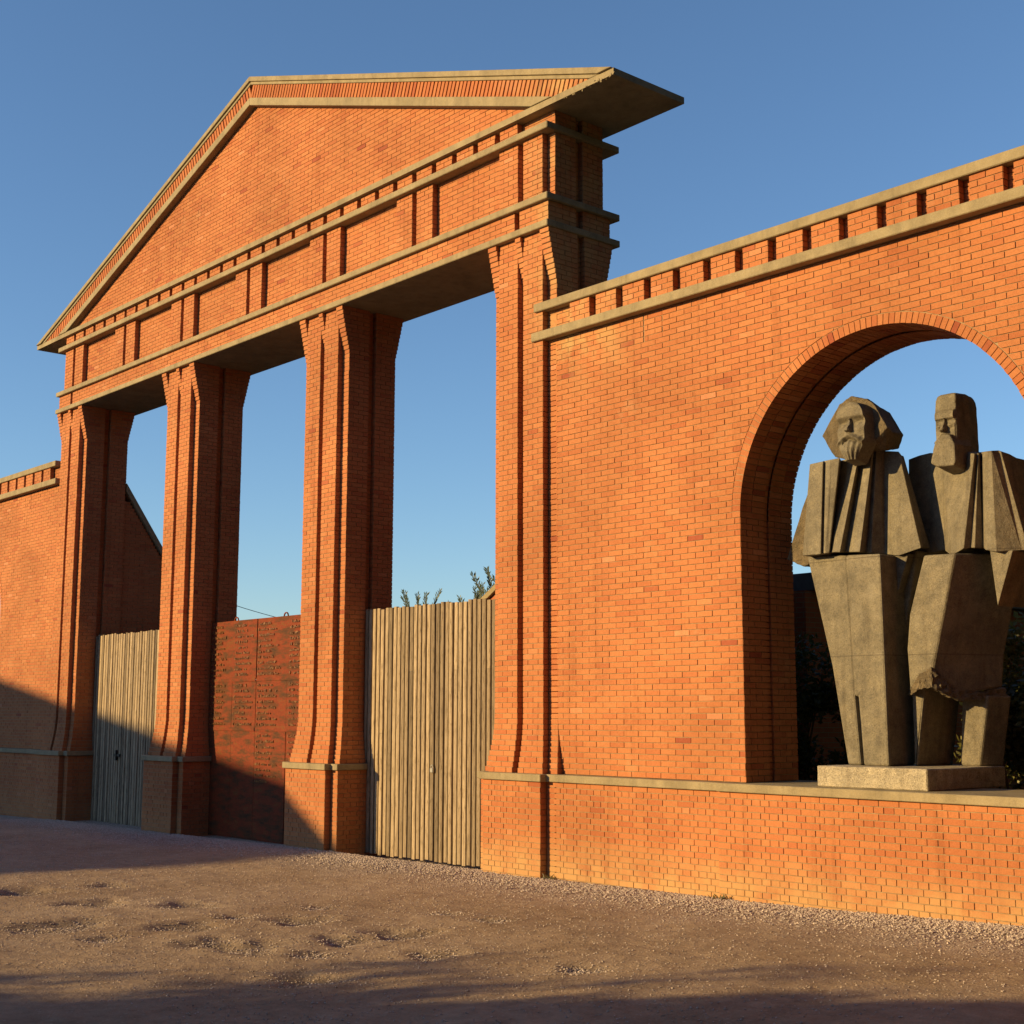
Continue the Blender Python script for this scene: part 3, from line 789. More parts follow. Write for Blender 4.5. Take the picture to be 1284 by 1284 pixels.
def H1(u, w):
    z = 5.135 + (5.875 - 5.135) * w
    # outline: narrow chin, broad cheeks, domed brow
    hw = .215 * min(1, (1 - max(0, (w - .74) / .26) ** 2.2) ** .5 if w > .74 else 1)
    if w < .38: hw = .215 * (.40 + .60 * sstep(0, .38, w))
    x = u * hw
    e = sstep(1.0, .86, abs(u))
    base = .17 + .03 * (1 - u * u)
    h = base
    # brow ridge and forehead
    h += .025 * sstep(.70, .76, w) * (1 - sstep(.9, 1.0, w))
    # eye hollows under the brow
    for sx in (-.50, .50):
        d = ((u - sx) / .40) ** 2 + ((w - .655) / .065) ** 2; h -= .060 * math.exp(-d)
        d = ((u - sx) / .2) ** 2 + ((w - .635) / .028) ** 2; h += .030 * math.exp(-d)
    # nose
    nw = .11 + .10 * (1 - sstep(.50, .70, w))
    if .49 < w < .72: h += (.085 - .055 * sstep(.52, .70, w)) * sstep(nw, nw * .55, abs(u)) * sstep(.49, .52, w)
    # cheeks
    for sx in (-.6, .6): h += .02 * math.exp(-((u - sx) / .25) ** 2 - ((w - .53) / .06) ** 2)
    # moustache sweeping down both sides, mouth under it
    mz = .455 - .17 * abs(u) ** 1.3
    h += .042 * math.exp(-((w - mz) / .032) ** 2)
    h -= .03 * math.exp(-((w - mz + .065) / .02) ** 2) * (abs(u) < .5)
    # beard bulging forward
    h += .075 * math.exp(-(u / .75) ** 2 - ((w - .20) / .17) ** 2)
    h += .006 * math.sin(u * 19 + w * 6) * (w < .42)
    h = h * e - .03 * (1 - e)
    if w < .05: h *= w / .05
    return x, z, h
fm = face_mesh(-9.585, 0, 0, 0, Yh + .005, H1)
fo = fm.build('face', GRAN, head1, smooth=False)
bm = bmesh.new(); bm.from_mesh(fo.data); bmesh.ops.recalc_face_normals(bm, faces=bm.faces); bm.to_mesh(fo.data); bm.free()

# right statue ------------------------------------------------------
s2 = thing('statue', (-8.6, 14.4, 1.635), 'dark granite statue of a man with flat topped head and long square beard', 'statue', 'granite statues in the arch')
yr_ = 14.02
ridge_t = at(1197, 694, yr_); ridge_b = at(1169, 838, yr_)
fl_ = [P(1158, 696, yr_), P(1139, 770, yr_), P(1137, 814, yr_), P(1140.6, 866, yr_), P(1152, 846, yr_), P(1169, 838, yr_), P(1197, 694, yr_)]
def far_pt(px, py, start, sl_):
    """point on the facet leaving start towards the back, seen at px"""
    d = FW + RT * ((px - CX) / F_PX) - UP * ((py - CY) / F_PX); k = d.x / d.y
    # x = sx + sl*(y-sy), x = k*y
    yy = (start.x - sl_ * start.y) / (k - sl_); p = CAM + d * (yy / d.y); return p
q1 = far_pt(1284, 694, ridge_t, .42); q2 = far_pt(1260, 819, ridge_b + (ridge_t - ridge_b) * .12, .42); q3 = far_pt(1257.6, 862, ridge_b, .42); q4 = far_pt(1202, 868, ridge_b, .42)
A = [Vector((x, yr_, z)) for x, z in fl_]
side_back = Vector((A[0].x + .05, 14.75, A[0].z)); sb2 = Vector((A[3].x + .08, 14.75, A[3].z))
mb = MB()
v = A + [q4, q3, q2, q1, Vector((q1.x - .35, 15.0, q1.z)), Vector((q3.x - .3, 14.95, q3.z)), side_back, sb2, Vector((A[1].x + .06, 14.75, A[1].z))]
# indices: 0..6 front facet, 7 q4, 8 q3, 9 q2, 10 q1, 11 back top right, 12 back bottom right, 13 back top left, 14 back bottom left, 15 left mid back
mb.add(v, [(0, 1, 2, 3, 4, 5, 6), (6, 5, 7, 8, 9, 10), (0, 13, 15, 14, 3, 2, 1), (10, 9, 8, 12, 11), (11, 12, 14, 15, 13), (0, 6, 10, 11, 13), (3, 14, 12, 8, 7, 5, 4)])
sk = fin(mb, 'skirt', GRAN, s2, .024)
# broken rough hem along the bottom of the dark facet
hm = MB()
e3 = q3 + Vector((.02, .02, 0)); em = (q4 + q3) / 2
top_ = [at(1143, 864, yr_ - .01), at(1153, 845, yr_ - .015), ridge_b + Vector((0, -.02, .01)), (ridge_b + q4) / 2 + Vector((.015, -.015, 0)), q4 + Vector((.02, -.015, .01)), em + Vector((.03, -.015, -.02)), e3]
drop = [.06, .17, .22, .17, .10, .09, .09]
for a, b, da, db in zip(top_[:-1], top_[1:], drop[:-1], drop[1:]):
    da, db = Vector((.01, -.012, -da)), Vector((.01, -.012, -db)); bk_ = Vector((-.14, .16, 0))
    hm.add([a, a + da, a + da + bk_, a + bk_, b, b + db, b + db + bk_, b + bk_], [(0, 1, 2, 3), (7, 6, 5, 4), (0, 4, 5, 1), (1, 5, 6, 2), (2, 6, 7, 3), (3, 7, 4, 0)])
ho = hm.build('hem', GRAN_R, sk); roughen(ho, 6, .026, 24)
lg = MB()
yl2 = 14.62
pr_ = fixz([P(1206, 872, yl2), P(1204, 966, yl2), P(1229, 966, yl2), P(1239, 872, yl2)])
pb = [(x + .10, z) for x, z in pr_]
a = [Vector((x, yl2, z)) for x, z in pr_]; b = [Vector((x, 14.96, z)) for x, z in pb]
lg.add(a + b, [(0, 1, 2, 3), (7, 6, 5, 4), (1, 0, 4, 5), (2, 1, 5, 6), (3, 2, 6, 7), (0, 3, 7, 4)])
yq = 14.14
pl_ = fixz([P(1143, 862, yq), P(1147, 966, yq), P(1150, 966, yq), P(1160, 858, yq)])
a = [Vector((x, yq, z)) for x, z in pl_]; b = [Vector((x + .06, 14.8, z)) for x, z in pl_]
lg.add(a + b, [(0, 1, 2, 3), (7, 6, 5, 4), (1, 0, 4, 5), (2, 1, 5, 6), (3, 2, 6, 7), (0, 3, 7, 4)])
fin(lg, 'legs', GRAN, s2, .022)
st2 = [(1139, 576, 14.52, 1140, 694, 14.50), (1152, 571, 14.50, 1152, 694, 14.50), (1166, 568.5, 14.48, 1164, 694, 14.48), (1181, 570, 14.40, 1184, 690, 14.38), (1209, 566, 14.27, 1193, 697, 14.20),
       (1216, 568, 14.18, 1204, 689, 14.12), (1222, 569, 14.17, 1208, 688, 14.10), (1225, 568.5, 14.24, 1217, 687, 14.19), (1227, 568, 14.22, 1222, 687, 14.16), (1230, 567, 14.32, 1233, 687, 14.28),
       (1232, 566.5, 14.26, 1236, 690, 14.20), (1243, 565, 14.20, 1249, 692, 14.12), (1252, 565, 14.30, 1282, 690, 14.32), (1255, 566, 14.29, 1290, 690, 14.33), (1266, 569, 14.46, 1294, 690, 14.52), (1275, 574, 14.62, 1297, 690, 14.70)]
fin(cloak(st2, 14.95), 'coat', GRAN, s2, .010)
aw = [P(1241, 690, 14.22), P(1270, 690, 14.22), P(1251, 760, 14.22)]
fin(hull(aw, 14.22, [(x + .06, z) for x, z in aw], 14.7), 'hand', GRAN, s2, .008)
# head: a tall block with rounded crown, square beard
y2 = 14.10
mb = MB(); prof = [(5.20, 1.0), (5.62, 1.0), (5.74, .985), (5.81, .95), (5.86, .86), (5.885, .70)]
fx0, fx1 = P(1173, 540, y2)[0], P(1199.5, 540, y2)[0]; cx_ = (fx0 + fx1) / 2; hw = (fx1 - fx0) / 2
for (za, ka), (zb, kb) in zip(prof[:-1], prof[1:]):
    pass
rings = []
for zz, k in prof:
    dep = .47
    y0 = y2 + (1 - k) * .22; y1 = y2 + dep - (1 - k) * .25
    sl_ = .05
    pts = [(cx_ - hw * k, y0), (cx_ + hw * k, y0), (cx_ + hw * k + sl_ * .6, (y0 + y1) / 2), (cx_ + hw * k * .9 + sl_ * .2, y1), (cx_ - hw * k * .9, y1), (cx_ - hw * k - .02, (y0 + y1) / 2)]
    rings.append([Vector((x, y, zz)) for x, y in pts])
n = 6; v = [p for r_ in rings for p in r_]
f = [tuple(range(n))[::-1], tuple(range((len(rings) - 1) * n, len(rings) * n))]
for k in range(len(rings) - 1):
    for i in range(n): f.append((k * n + i, k * n + (i + 1) % n, (k + 1) * n + (i + 1) % n, (k + 1) * n + i))
mb.add(v, f); head2 = fin(mb, 'head', GRAN, s2, .014, .004)
bt_ = [P(1172, 553, y2 - .10), P(1166.5, 581, y2 - .10), P(1176, 585, y2 - .10), P(1196, 583, y2 - .10), P(1198, 578, y2 - .10), P(1196.5, 556, y2 - .10), P(1190, 545, y2 - .10), P(1181, 545, y2 - .10)]
bb_ = [(x * 1.0, z) for x, z in bt_]
mb = hull(bt_, y2 - .10, [(bt_[0][0] + .01, bt_[0][1] + .05), (bt_[1][0] + .02, bt_[1][1] - .07), (bt_[2][0] + .02, bt_[2][1] - .07), (bt_[3][0] + .03, bt_[3][1] - .07), (bt_[4][0] + .03, bt_[4][1] - .07), (bt_[5][0] + .04, bt_[5][1]), (bt_[6][0] + .03, bt_[6][1] + .06), (bt_[7][0], bt_[7][1] + .06)], y2 + .22)
fin(mb, 'beard', GRAN, head2, .014, .004)
def H2(u, w):
    z = 5.30 + .40 * w; x = u * hw * .97
    h = .0
    h += .022 * sstep(.66, .70, w) * (1 - sstep(.80, 1.0, w))
    for sx in (-.52, .52):
        h -= .03 * math.exp(-((u - sx) / .38) ** 2 - ((w - .58) / .08) ** 2)
        h += .026 * math.exp(-((u - sx) / .26) ** 2 - ((w - .50) / .05) ** 2)
        h -= .012 * math.exp(-((u - sx) / .30) ** 2 - ((w - .40) / .04) ** 2)
    nw = .13 + .16 * (1 - sstep(.32, .66, w))
    if w < .70: h += (.085 - .06 * sstep(.34, .68, w)) * sstep(nw, nw * .5, abs(u)) * sstep(.26, .32, w)
    mz = .24 - .30 * abs(u) ** 1.2
    h += .06 * math.exp(-((w - mz) / .09) ** 2)
    e = sstep(1.0, .90, abs(u)); h = (h + .02) * e
    if w > .9: h *= (1 - w) / .1
    return x, z, h - .004
fm = face_mesh(cx_, 0, 0, 0, y2, H2, 36, 48); fo = fm.build('face', GRAN, head2)
bm = bmesh.new(); bm.from_mesh(fo.data); bmesh.ops.recalc_face_normals(bm, faces=bm.faces); bm.to_mesh(fo.data); bm.free()

# ------------------------------------------------------------------ ground
def gz0(x, y):
    """lie of the yard along the facade, levelling out towards the camera"""
    p = np.interp(x, [-60, -36, -30, -25, -20, -15, -11, -7.4, -3, 5], [-.25, -.22, -.10, -.07, .0, .0, .045, .14, .2, .2])
    w = np.clip((y - 3) / 8, 0, 1); w = w * w * (3 - 2 * w)
    return p * w
pits = [(30, 1117, 60), (117, 1132, 60), (234, 1136, 56), (38, 1163, 60), (98, 1157, 56), (130, 1177, 38), (234, 1163, 66), (262, 1186, 60), (312, 1191, 74), (376, 1158, 60), (433, 1182, 52), (503, 1174, 66), (545, 1203, 56), (392, 1201, 40), (387, 1230, 66), (136, 1110, 36), (297, 1153, 34), (402, 1139, 30), (85, 1165, 40), (620, 1160, 34), (730, 1226, 44), (560, 1150, 30)]
PIT = []
for px, py, w in pits:
    d = FW + RT * ((px - CX) / F_PX) - UP * ((py - CY) / F_PX); p = CAM + d * (-CAM.z / d.z)
    r_ = w / 2 * (p - CAM).length / F_PX * 1.5
    PIT.append((p.x, p.y, r_, random.uniform(.85, 1.15)))
def axis(lo, hi, step, far):
    a = list(np.arange(lo, hi + 1e-6, step)); s = step; x = hi
    while x < far: s *= 1.35; x += s; a.append(x)
    s = step; x = lo; pre = []
    while x > -far: s *= 1.35; x -= s; pre.append(x)
    return np.array(pre[::-1] + a)
gx = axis(-32, -5.5, .07, 4000); gy = axis(3.0, 13.25, .07, 4000)
XX, YY = np.meshgrid(gx, gy); ZZ = gz0(XX, YY)
fine = ((XX > -45) & (XX < 5) & (YY > -5) & (YY < 14))
nz = np.zeros_like(XX)
idx = np.argwhere(fine)
for j, i in idx:
    x, y = XX[j, i], YY[j, i]
    nz[j, i] = noise.noise(Vector((x * .45, y * .45, 0))) * .035 + noise.noise(Vector((x * 1.3, y * 1.3, 3))) * .018 + noise.noise(Vector((x * 4.1, y * 4.1, 5))) * .009 + noise.noise(Vector((x * 9, y * 9, 8))) * .004
near_wall = np.clip((13.0 - YY) / 1.5, 0, 1)
ZZ = ZZ + nz * (.35 + .65 * near_wall)
damp = np.zeros_like(XX)
for (x, y, r_, k) in PIT:
    ang = .6 * k; dx = XX - x; dy = YY - y
    wob = 1 + .22 * np.sin(np.arctan2(dy, dx) * 3 + x * 5) + .12 * np.sin(np.arctan2(dy, dx) * 5 + y * 3)
    d = np.sqrt((dx * 1.0) ** 2 + (dy * 1.15) ** 2) / (r_ * wob)
    dep = .125 * r_ * k
    ZZ -= np.where(d < 1.6, dep * np.exp(-(d * 1.2) ** 3), 0)
    ZZ += np.where((d > .7) & (d < 1.9), .025 * r_ * np.exp(-((d - 1.15) / .28) ** 2), 0)
    damp = np.maximum(damp, np.exp(-(d * 1.15) ** 6))
ZZ[YY > 13.3] = np.minimum(ZZ[YY > 13.3], -.10) - .02
ny, nx = XX.shape
vv = np.stack([XX, YY, ZZ], -1).reshape(-1, 3)
I = np.arange(nx * ny).reshape(ny, nx)
ff = np.stack([I[:-1, :-1], I[:-1, 1:], I[1:, 1:], I[1:, :-1]], -1).reshape(-1, 4)
me = bpy.data.meshes.new('ground'); me.from_pydata(vv.tolist(), [], ff.tolist()); me.materials.append(GROUND)
a = me.attributes.new('damp', 'FLOAT', 'POINT'); a.data.foreach_set('value', damp.reshape(-1).astype(np.float32))
me.polygons.foreach_set('use_smooth', [True] * len(me.polygons)); me.update()
go = bpy.data.objects.new('ground', me); COL.objects.link(go); tag(go, kind='structure')
def ground_z(x, y):
    i = np.clip(np.searchsorted(gx, x), 1, nx - 1); j = np.clip(np.searchsorted(gy, y), 1, ny - 1)
    tx_ = (x - gx[i - 1]) / (gx[i] - gx[i - 1]); ty_ = (y - gy[j - 1]) / (gy[j] - gy[j - 1])
    return ZZ[j - 1, i - 1] * (1 - tx_) * (1 - ty_) + ZZ[j - 1, i] * tx_ * (1 - ty_) + ZZ[j, i - 1] * (1 - tx_) * ty_ + ZZ[j, i] * tx_ * ty_
# loose crushed stone: thick beside the wall, thin across the yard
def stones(n, xf, yf, size):
    x = xf(n); y = yf(n); s = size(n); z = ground_z(x, y)
    base = np.array([(1, 0, 0), (0, 1, 0), (-1, 0, 0), (0, -1, 0), (0, 0, .8), (0, 0, -.6)], float)
    tri = np.array([(0, 1, 4), (1, 2, 4), (2, 3, 4), (3, 0, 4), (1, 0, 5), (2, 1, 5), (3, 2, 5), (0, 3, 5)])
    an = RNG.uniform(0, 6.28, n); c, sn = np.cos(an), np.sin(an)
    b = base[None] * RNG.uniform(.6, 1.25, (n, 6, 1)) + RNG.uniform(-.25, .25, (n, 6, 3))
    vx = b[..., 0] * c[:, None] - b[..., 1] * sn[:, None]; vy = b[..., 0] * sn[:, None] + b[..., 1] * c[:, None]
    v = np.stack([vx, vy, b[..., 2] * .75], -1) * s[:, None, None] + np.stack([x, y, z + s * .25], -1)[:, None, :]
    return v.reshape(-1, 3), (tri[None] + (np.arange(n) * 6)[:, None, None]).reshape(-1, 3)
A1 = stones(30000, lambda n: RNG.uniform(-31.5, -5.6, n), lambda n: 13.16 - np.abs(RNG.normal(0, .55, n)), lambda n: RNG.uniform(.008, .022, n))
A2 = stones(20000, lambda n: RNG.uniform(-30, -5.6, n), lambda n: RNG.uniform(5, 12.8, n), lambda n: RNG.uniform(.005, .014, n))
pc = RNG.integers(0, len(PIT), 4000)
PA = np.array(PIT)
A3 = stones(4000, lambda n: PA[pc, 0] + RNG.normal(0, .55, n) * PA[pc, 2], lambda n: PA[pc, 1] + RNG.normal(0, .55, n) * PA[pc, 2], lambda n: RNG.uniform(.006, .016, n))
vs = np.concatenate([A1[0], A2[0], A3[0]]); o1 = len(A1[0]); o2 = o1 + len(A2[0])
fs = np.concatenate([A1[1], A2[1] + o1, A3[1] + o2])
me = bpy.data.meshes.new('gravel'); me.from_pydata(vs.tolist(), [], fs.tolist()); me.materials.append(PEB); me.update()
gr = bpy.data.objects.new('gravel', me); COL.objects.link(gr); tag(gr, 'loose pale gravel scattered along the foot of the brick walls', 'gravel', kind='stuff')

# ------------------------------------------------------------------ behind the gateway
DARKROOF = plain('grey_sheet_roof', (.10, .12, .14), .5, 0, .15)
def small_brick(name):
    m, nt, b = mat(name); p, xyz = pos(nt)
    bt = nd(nt, 'ShaderNodeTexBrick'); bt.inputs['Scale'].default_value = 1; bt.inputs['Brick Width'].default_value = .26; bt.inputs['Row Height'].default_value = .075
    bt.inputs['Mortar Size'].default_value = .006
    for k, c in (('Color1', (.40, .12, .05)), ('Color2', (.33, .10, .04)), ('Mortar', (.28, .2, .12))): bt.inputs[k].default_value = (*c, 1)
    cb = nd(nt, 'ShaderNodeCombineXYZ'); nt.links.new(mth(nt, 'ADD', xyz[0], xyz[1]), cb.inputs[0]); nt.links.new(xyz[2], cb.inputs[1])
    nt.links.new(cb.outputs[0], bt.inputs['Vector']); setc(nt, b, bt.outputs['Color']); b.inputs['Roughness'].default_value = .9
    bump(nt, b, bt.outputs['Fac'], -.4, .006); return m
PBR = small_brick('pavilion_brick')
pv = thing('pavilion', (-16.5, 24, 0), 'low flat roofed brick pavilion standing behind the arched wall and shrubs', 'building')
mb = MB(); mb.box(-18.6, -13.0, 17.2, 33, -.3, 4.08); mb.build('wall', PBR, pv)
mb = MB(); mb.box(-18.7, -12.85, 17.35, 33.1, 4.085, 4.36); mb.build('roof', DARKROOF, pv, bevel=.01)
# stepped side gable facing the yard, with sloping coping
p0 = at(606, 750.6, 17.0); p1 = at(626, 730.5, 17.0)
k = (p1.z - p0.z) / (p1.x - p0.x); xa_, xb_ = p0.x - 1.2, -17.2
zg = lambda x: p0.z + k * (x - p0.x) - .12
mb = MB(); mb.slab([(xa_, -.3), (xb_, -.3), (xb_, zg(xb_)), (xa_, zg(xa_))], 17.0, 17.19); gb = mb.build('gable', PBR, pv)
mb = MB(); mb.slab([(xa_ - .1, zg(xa_ - .1) + .002), (xb_ + .1, zg(xb_ + .1) + .002), (xb_ + .1, zg(xb_ + .1) + .122), (xa_ - .1, zg(xa_ - .1) + .122)], 16.93, 17.3); mb.build('gable_coping', STONE, gb, bevel=.006)

def leaves(mb, c, n, rad, size, tone0=0, tone1=1, squash=(1, 1, 1), flat=.0):
    for _ in range(n):
        d = Vector((random.gauss(0, 1), random.gauss(0, 1), random.gauss(0, 1)));  d.normalize()
        r_ = rad * random.random() ** .45
        p = Vector(c) + Vector((d.x * squash[0], d.y * squash[1], d.z * squash[2])) * r_
        s = size * random.uniform(.6, 1.3); a = Vector((random.gauss(0, 1), random.gauss(0, 1), random.gauss(0, .7))).normalized()
        b = a.cross(Vector((random.gauss(0, 1), random.gauss(0, 1), random.gauss(0, 1)))).normalized() * .45
        mb.add([p, p + a * s * .5 + b * s * .5, p + a * s, p + a * s * .5 - b * s * .5], [(0, 1, 2, 3)], 0, random.uniform(tone0, tone1))
LEAF = leaf_mat('shrub_leaves', (.03, .042, .018), (.10, .115, .04)); LEAFY = leaf_mat('yellow_green_leaves', (.10, .105, .03), (.24, .215, .06)); LEAFT = leaf_mat('tree_leaves', (.03, .05, .03), (.06, .09, .05))  # yellow-green leaves lightened to stand in for sun that misses them
def tube(mb, p, q, r0_, r1_, m=0, n=6):
    p, q = Vector(p), Vector(q); d = (q - p).normalized(); a = d.orthogonal().normalized(); b = d.cross(a)
    v = [c + (a * math.cos(6.2832 * i / n) + b * math.sin(6.2832 * i / n)) * r_ for c, r_ in ((p, r0_), (q, r1_)) for i in range(n)]
    mb.add(v, [(i, (i + 1) % n, n + (i + 1) % n, n + i) for i in range(n)] + [tuple(range(n))[::-1], tuple(range(n, 2 * n))], m, .4)
def shrub(x, y, h, w, label, m=LEAF, n=11000, seed=1, size=.10):
    random.seed(seed)
    root = thing('shrub', (x, y, -.1), label, 'shrub', 'shrubs behind the arched wall')
    st = MB()
    for k in range(6): tube(st, (x + random.uniform(-.1, .1), y, -.1), (x + random.uniform(-.5, .5) * w, y + random.uniform(-.4, .4) * w, h * random.uniform(.6, .9)), .03, .008)
    st.build('stem', BARK, root)
    lf = MB(); cl = 26
    for k in range(cl):
        zz = h * random.uniform(.08, .95); ww = w * .5 * (1 - .45 * (zz / h) ** 2)
        leaves(lf, (x + random.uniform(-1, 1) * ww, y + random.uniform(-1, 1) * ww * .8, zz), n // cl, random.uniform(.22, .42), size)
    lf.build('foliage', m, root)
shrub(-12.6, 15.9, 3.55, 1.5, 'dark dense shrub at the left inside of the arch, behind the statue legs', seed=11)
shrub(-11.2, 16.4, 3.1, 1.5, 'dark shrub between the legs of the two statues, behind the slab', seed=12)
shrub(-8.55, 15.55, 2.6, 1.2, 'dark shrub with glossy leaves low at the right edge, behind the slab', seed=13)
shrub(-8.95, 16.3, 3.75, 1.3, 'tall yellow green sunlit shrub at the right edge, behind the darker shrubs', LEAFY, 12000, 14, .11)
random.seed(21)
def sapling(px, py, Y, label, nbr, spread, seed):
    random.seed(seed)
    top = at(px, py, Y); base = Vector((top.x, Y, -.1))
    root = thing('sapling', base, label, 'tree', 'saplings behind the plank gate')
    tr = MB(); cr = MB(); tube(tr, base, (top.x, Y, top.z - .9), .05, .03)
    for k in range(nbr):
        a = -1 + 2 * (k + .5) / nbr + random.uniform(-.12, .12)
        s0 = Vector((top.x, Y, top.z - random.uniform(.9, 1.5)))
        e = Vector((top.x + a * spread, Y + random.uniform(-.4, .4), top.z - abs(a) * .25 + random.uniform(-.25, .05)))
        mid_ = (s0 + e) / 2 + Vector((0, 0, .06)); tube(tr, s0, mid_, .016, .010, 0, 5); tube(tr, mid_, e, .010, .004, 0, 5)
        for t in np.linspace(.2, 1, 26):
            p = (s0.lerp(mid_, t * 2) if t < .5 else mid_.lerp(e, t * 2 - 1)); d = (e - s0).normalized()
            for sgn in (-1, 1):
                out = (Vector((sgn * .8, random.uniform(-.5, .5), .25)) + d * .8).normalized(); l = random.uniform(.08, .15)
                sd_ = out.cross(Vector((0, 1, .3))).normalized() * l * .16
                cr.add([p, p + out * l * .5 + sd_, p + out * l, p + out * l * .5 - sd_], [(0, 1, 2, 3)], 0, random.random())
    tr.build('trunk', BARK, root); cr.build('crown', LEAFT, root)
sapling(529, 738, 19.0, 'thin leafy sapling rising behind the middle of the sunlit plank gate', 7, .60, 5)
sapling(597, 728, 20.0, 'bushier leafy sapling behind the right half of the sunlit plank gate', 6, .75, 6)
sapling(622, 708, 18.4, 'leafy sapling tip showing just left of the right pier, above the gable', 6, .5, 9)
# overhead cable on two poles out beyond the yard
c0 = at(286, 754, 34); c1 = at(374, 778, 42)
cb = thing('overhead_cable', (c0.x, c0.y, c0.z), 'thin dark cable crossing the sky above the rusty steel gate', 'cable')
mb = MB(); d = (c1 - c0); aa = c0 - d * 1.0; bb_ = c1 + d * 1.2; prev = None
for i in range(25):
    t = i / 24; p = aa.lerp(bb_, t) + Vector((0, 0, -.5 * (1 - (2 * t - 1) ** 2) + .35))
    if prev is not None: tube(mb, prev, p, .018, .018, 0, 5)
    prev = p
mb.build('wire', IRON, cb)

# ------------------------------------------------------------------ unseen shadow casters and added light blockers beside and behind the camera
SHW = plain('grey_render', (.38, .35, .30), .9, 0, .12, 3)
ROOFT = plain('clay_roof_tiles', (.20, .08, .05), .9, 0, .25, 6)
def shed(label, pts, y0, y1):
    root = thing('shed', (sum(p[0] for p in pts) / len(pts), (y0 + y1) / 2, 0), label, 'building')
    mb = MB(); mb.slab(pts, y0, y1); mb.build('wall', SHW, root)
    n = len(pts); tops = [(p, pts[(i + 1) % n]) for i, p in enumerate(pts) if p[1] > 1 and pts[(i + 1) % n][1] > 1]
    mb = MB()
    for (a, b) in tops: mb.slab([(a[0], a[1] + .002), (b[0], b[1] + .002), (b[0], b[1] + .15), (a[0], a[1] + .15)], y0 - .2, y1 + .2)
    mb.build('roof', ROOFT, root)
k = math.tan(SUN_EL) / math.cos(SUN_AZ)
def caster(X, Y, z, Yc):                                    # where the sun ray through a shadow point meets y = Yc
    return (X - (Y - Yc) * math.tan(SUN_AZ), z + (Y - Yc) * k)
Yc = -18.0
pe = [caster(-34.6, YR, 2.88, Yc), caster(-27.8, 14, 1.70, Yc), caster(-22.5, 14, .95, Yc), caster(-21.0, 13.1, .80, Yc), caster(-20.5, 13.1, .40, Yc), caster(-19.75, 13.1, -.1, Yc)]
ex = pe[-1][0]
shed('long grey shed with a low sloping tiled roof, left behind the camera', [(ex, -.3), (ex, pe[-1][1]), pe[4], pe[3], pe[0], (pe[0][0] - 14, pe[0][1] + 1.0), (pe[0][0] - 14, -.3)], Yc - 6, Yc)
Yc2 = -14.0
shed('grey gabled house with a tiled roof standing behind the camera', [(-23, -.3), (-11, -.3), (-11, 3.8), (-17, 7.6), (-23, 3.8)], Yc2 - 7, Yc2)

def light_blocking_wood(pts, h, seed):
    """edge of a dense wood: a lumpy green bank following pts"""
    v = []; f = []; n = 0; cols = []
    for (ax, ay), (bx, by) in zip(pts[:-1], pts[1:]):
        k = max(2, int(math.hypot(bx - ax, by - ay) / .9))
        for i in range(k): cols.append((ax + (bx - ax) * i / k, ay + (by - ay) * i / k))
    cols.append(pts[-1]); nzz = 22
    for i, (x, y) in enumerate(cols):
        hh = h * (1 + .22 * noise.noise(Vector((x * .23, y * .23, seed))) + .1 * noise.noise(Vector((x * .8, y * .8, seed))))
        for j in range(nzz + 1):
            t = j / nzz; z = hh * math.sin(min(1, t * 1.25) * math.pi / 2) if t < .8 else hh
            d = 3.0 * max(0, t - .6) / .4
            w = Vector((noise.noise(Vector((x * .5, y * .5, z * .5 + seed))), noise.noise(Vector((x * .5 + 9, y * .5, z * .5 + seed))), noise.noise(Vector((x * .5, y * .5 + 9, z * .5)))))
            a = cols[max(0, i - 1)]; b = cols[min(len(cols) - 1, i + 1)]; tx, ty = b[0] - a[0], b[1] - a[1]; l = math.hypot(tx, ty)
            v.append((x - ty / l * -d + w.x * 1.1, y + tx / l * -d + w.y * 1.1, z - .4 + w.z * .8))
    for i in range(len(cols) - 1):
        for j in range(nzz):
            a = i * (nzz + 1) + j; f.append((a, a + nzz + 1, a + nzz + 2, a + 1))
    me = bpy.data.meshes.new('wood'); me.from_pydata(v, [], f); me.materials.append(BLOCKER_LEAVES); me.update()
    o = bpy.data.objects.new('wood', me); COL.objects.link(o)
    tag(o, 'dense dark green wood edging the yard behind and right of the camera', 'wood', kind='stuff')
BLOCKER_LEAVES = plain('wood_foliage', (.017, .024, .015), .9, 0, .5, 3)  # kept near black so the added trees send back little light
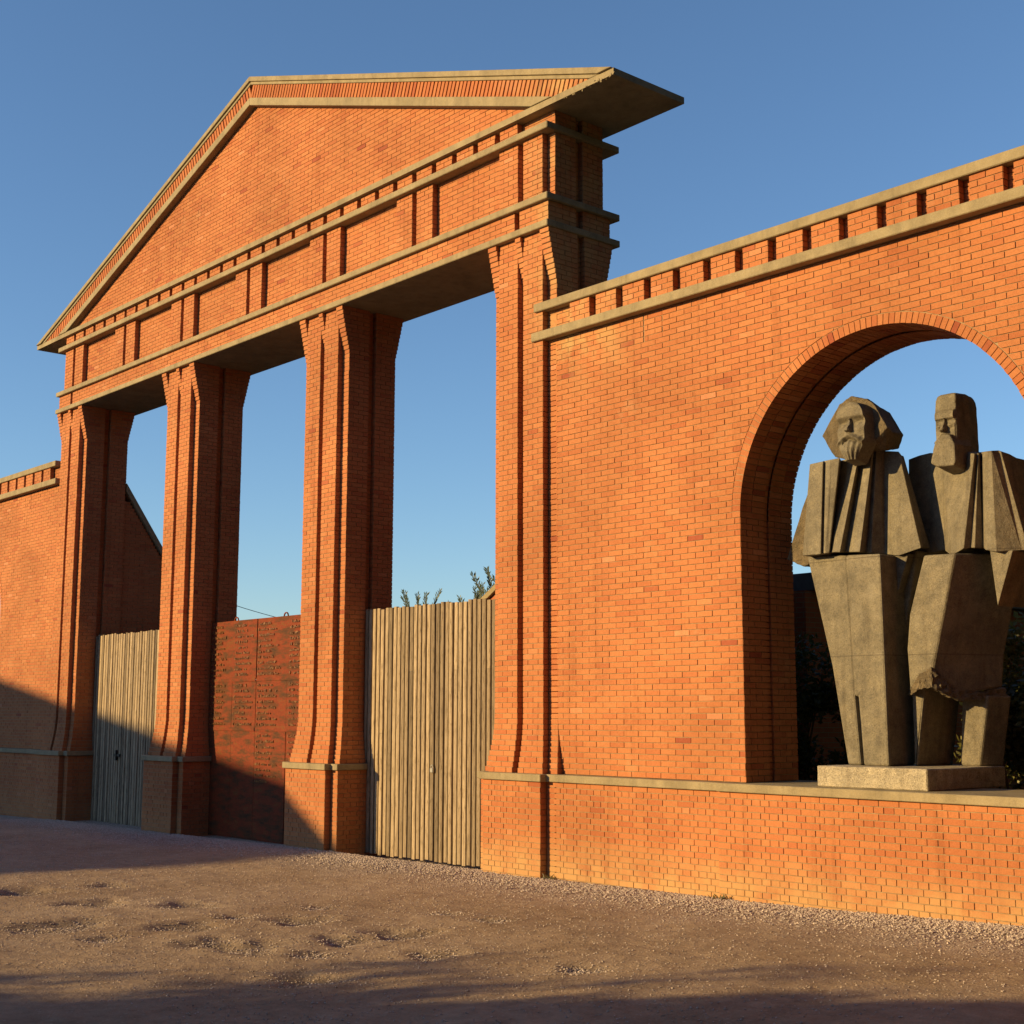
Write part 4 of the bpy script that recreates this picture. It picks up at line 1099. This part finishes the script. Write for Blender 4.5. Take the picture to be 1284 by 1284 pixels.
light_blocking_wood([(-24, 78), (-13, 52), (-3, 30), (3, 17), (8, 12), (10, 4), (10, -8), (4, -14), (-8, -15)], 22, 3)  # unseen trees added to cut sky light on the shaded faces

# trees added out of view beside the house; their crowns fray the edge of its shadow
for i, (gx_, gy_, yc_) in enumerate([(-8.6, 7.6, -11.5), (-6.2, 9.9, -11.0), (-10.6, 5.4, -12.0)]):
    q = caster(gx_, gy_, 0, yc_)
    random.seed(60 + i)
    t = thing('tree', (q[0], yc_, 0), ['slim tree with a ragged crown beside the grey gabled house', 'tree with a ragged crown just right of the slim one by the gabled house', 'low tree with a small crown left of the slim one by the gabled house'][i], 'tree', 'trees beside the gabled house')
    tk = MB(); tube(tk, (q[0], yc_, -.3), (q[0], yc_, q[1] - 2.0), .10, .05); tk.build('trunk', BARK, t)
    cr = MB()
    for _c in range(26): leaves(cr, (q[0] + random.uniform(-1.3, 1.3), yc_ + random.uniform(-.6, .6), q[1] - .95 + random.uniform(-.9, .85)), 70, random.uniform(.3, .6), .2)
    cr.build('crown', LEAF, t)

# weeds at the foot of the wall
GRASS = leaf_mat('dry_grass', (.07, .075, .03), (.19, .16, .07))
for i, (px, Y, lab) in enumerate([(905, 13.13, 'small grass tuft where the wall plinth steps forward under the arch'), (690, 13.15, 'small dry weed in the corner between right pier and arched wall')]):
    random.seed(90 + i); x = at(px, 1110, Y).x; z = float(ground_z(np.array([x]), np.array([min(Y, 13.2)]))[0])
    mb = MB()
    for _c in range(34):
        a = random.uniform(0, 6.28); h = random.uniform(.03, .085); o_ = Vector((math.cos(a), math.sin(a), 0)); b = Vector((x + random.uniform(-.12, .12), Y + random.uniform(-.07, .0), z - .01)); w_ = o_.cross(Vector((0, 0, 1))) * .005
        mb.add([b - w_, b + w_, b + o_ * h * .3 + Vector((0, 0, h * .7)) + w_ * .6, b + o_ * h * .75 + Vector((0, 0, h))], [(0, 1, 2, 3)], 0, random.random())
    tag(mb.build('grass_tuft', GRASS), lab, 'weed', 'weeds along the wall foot')
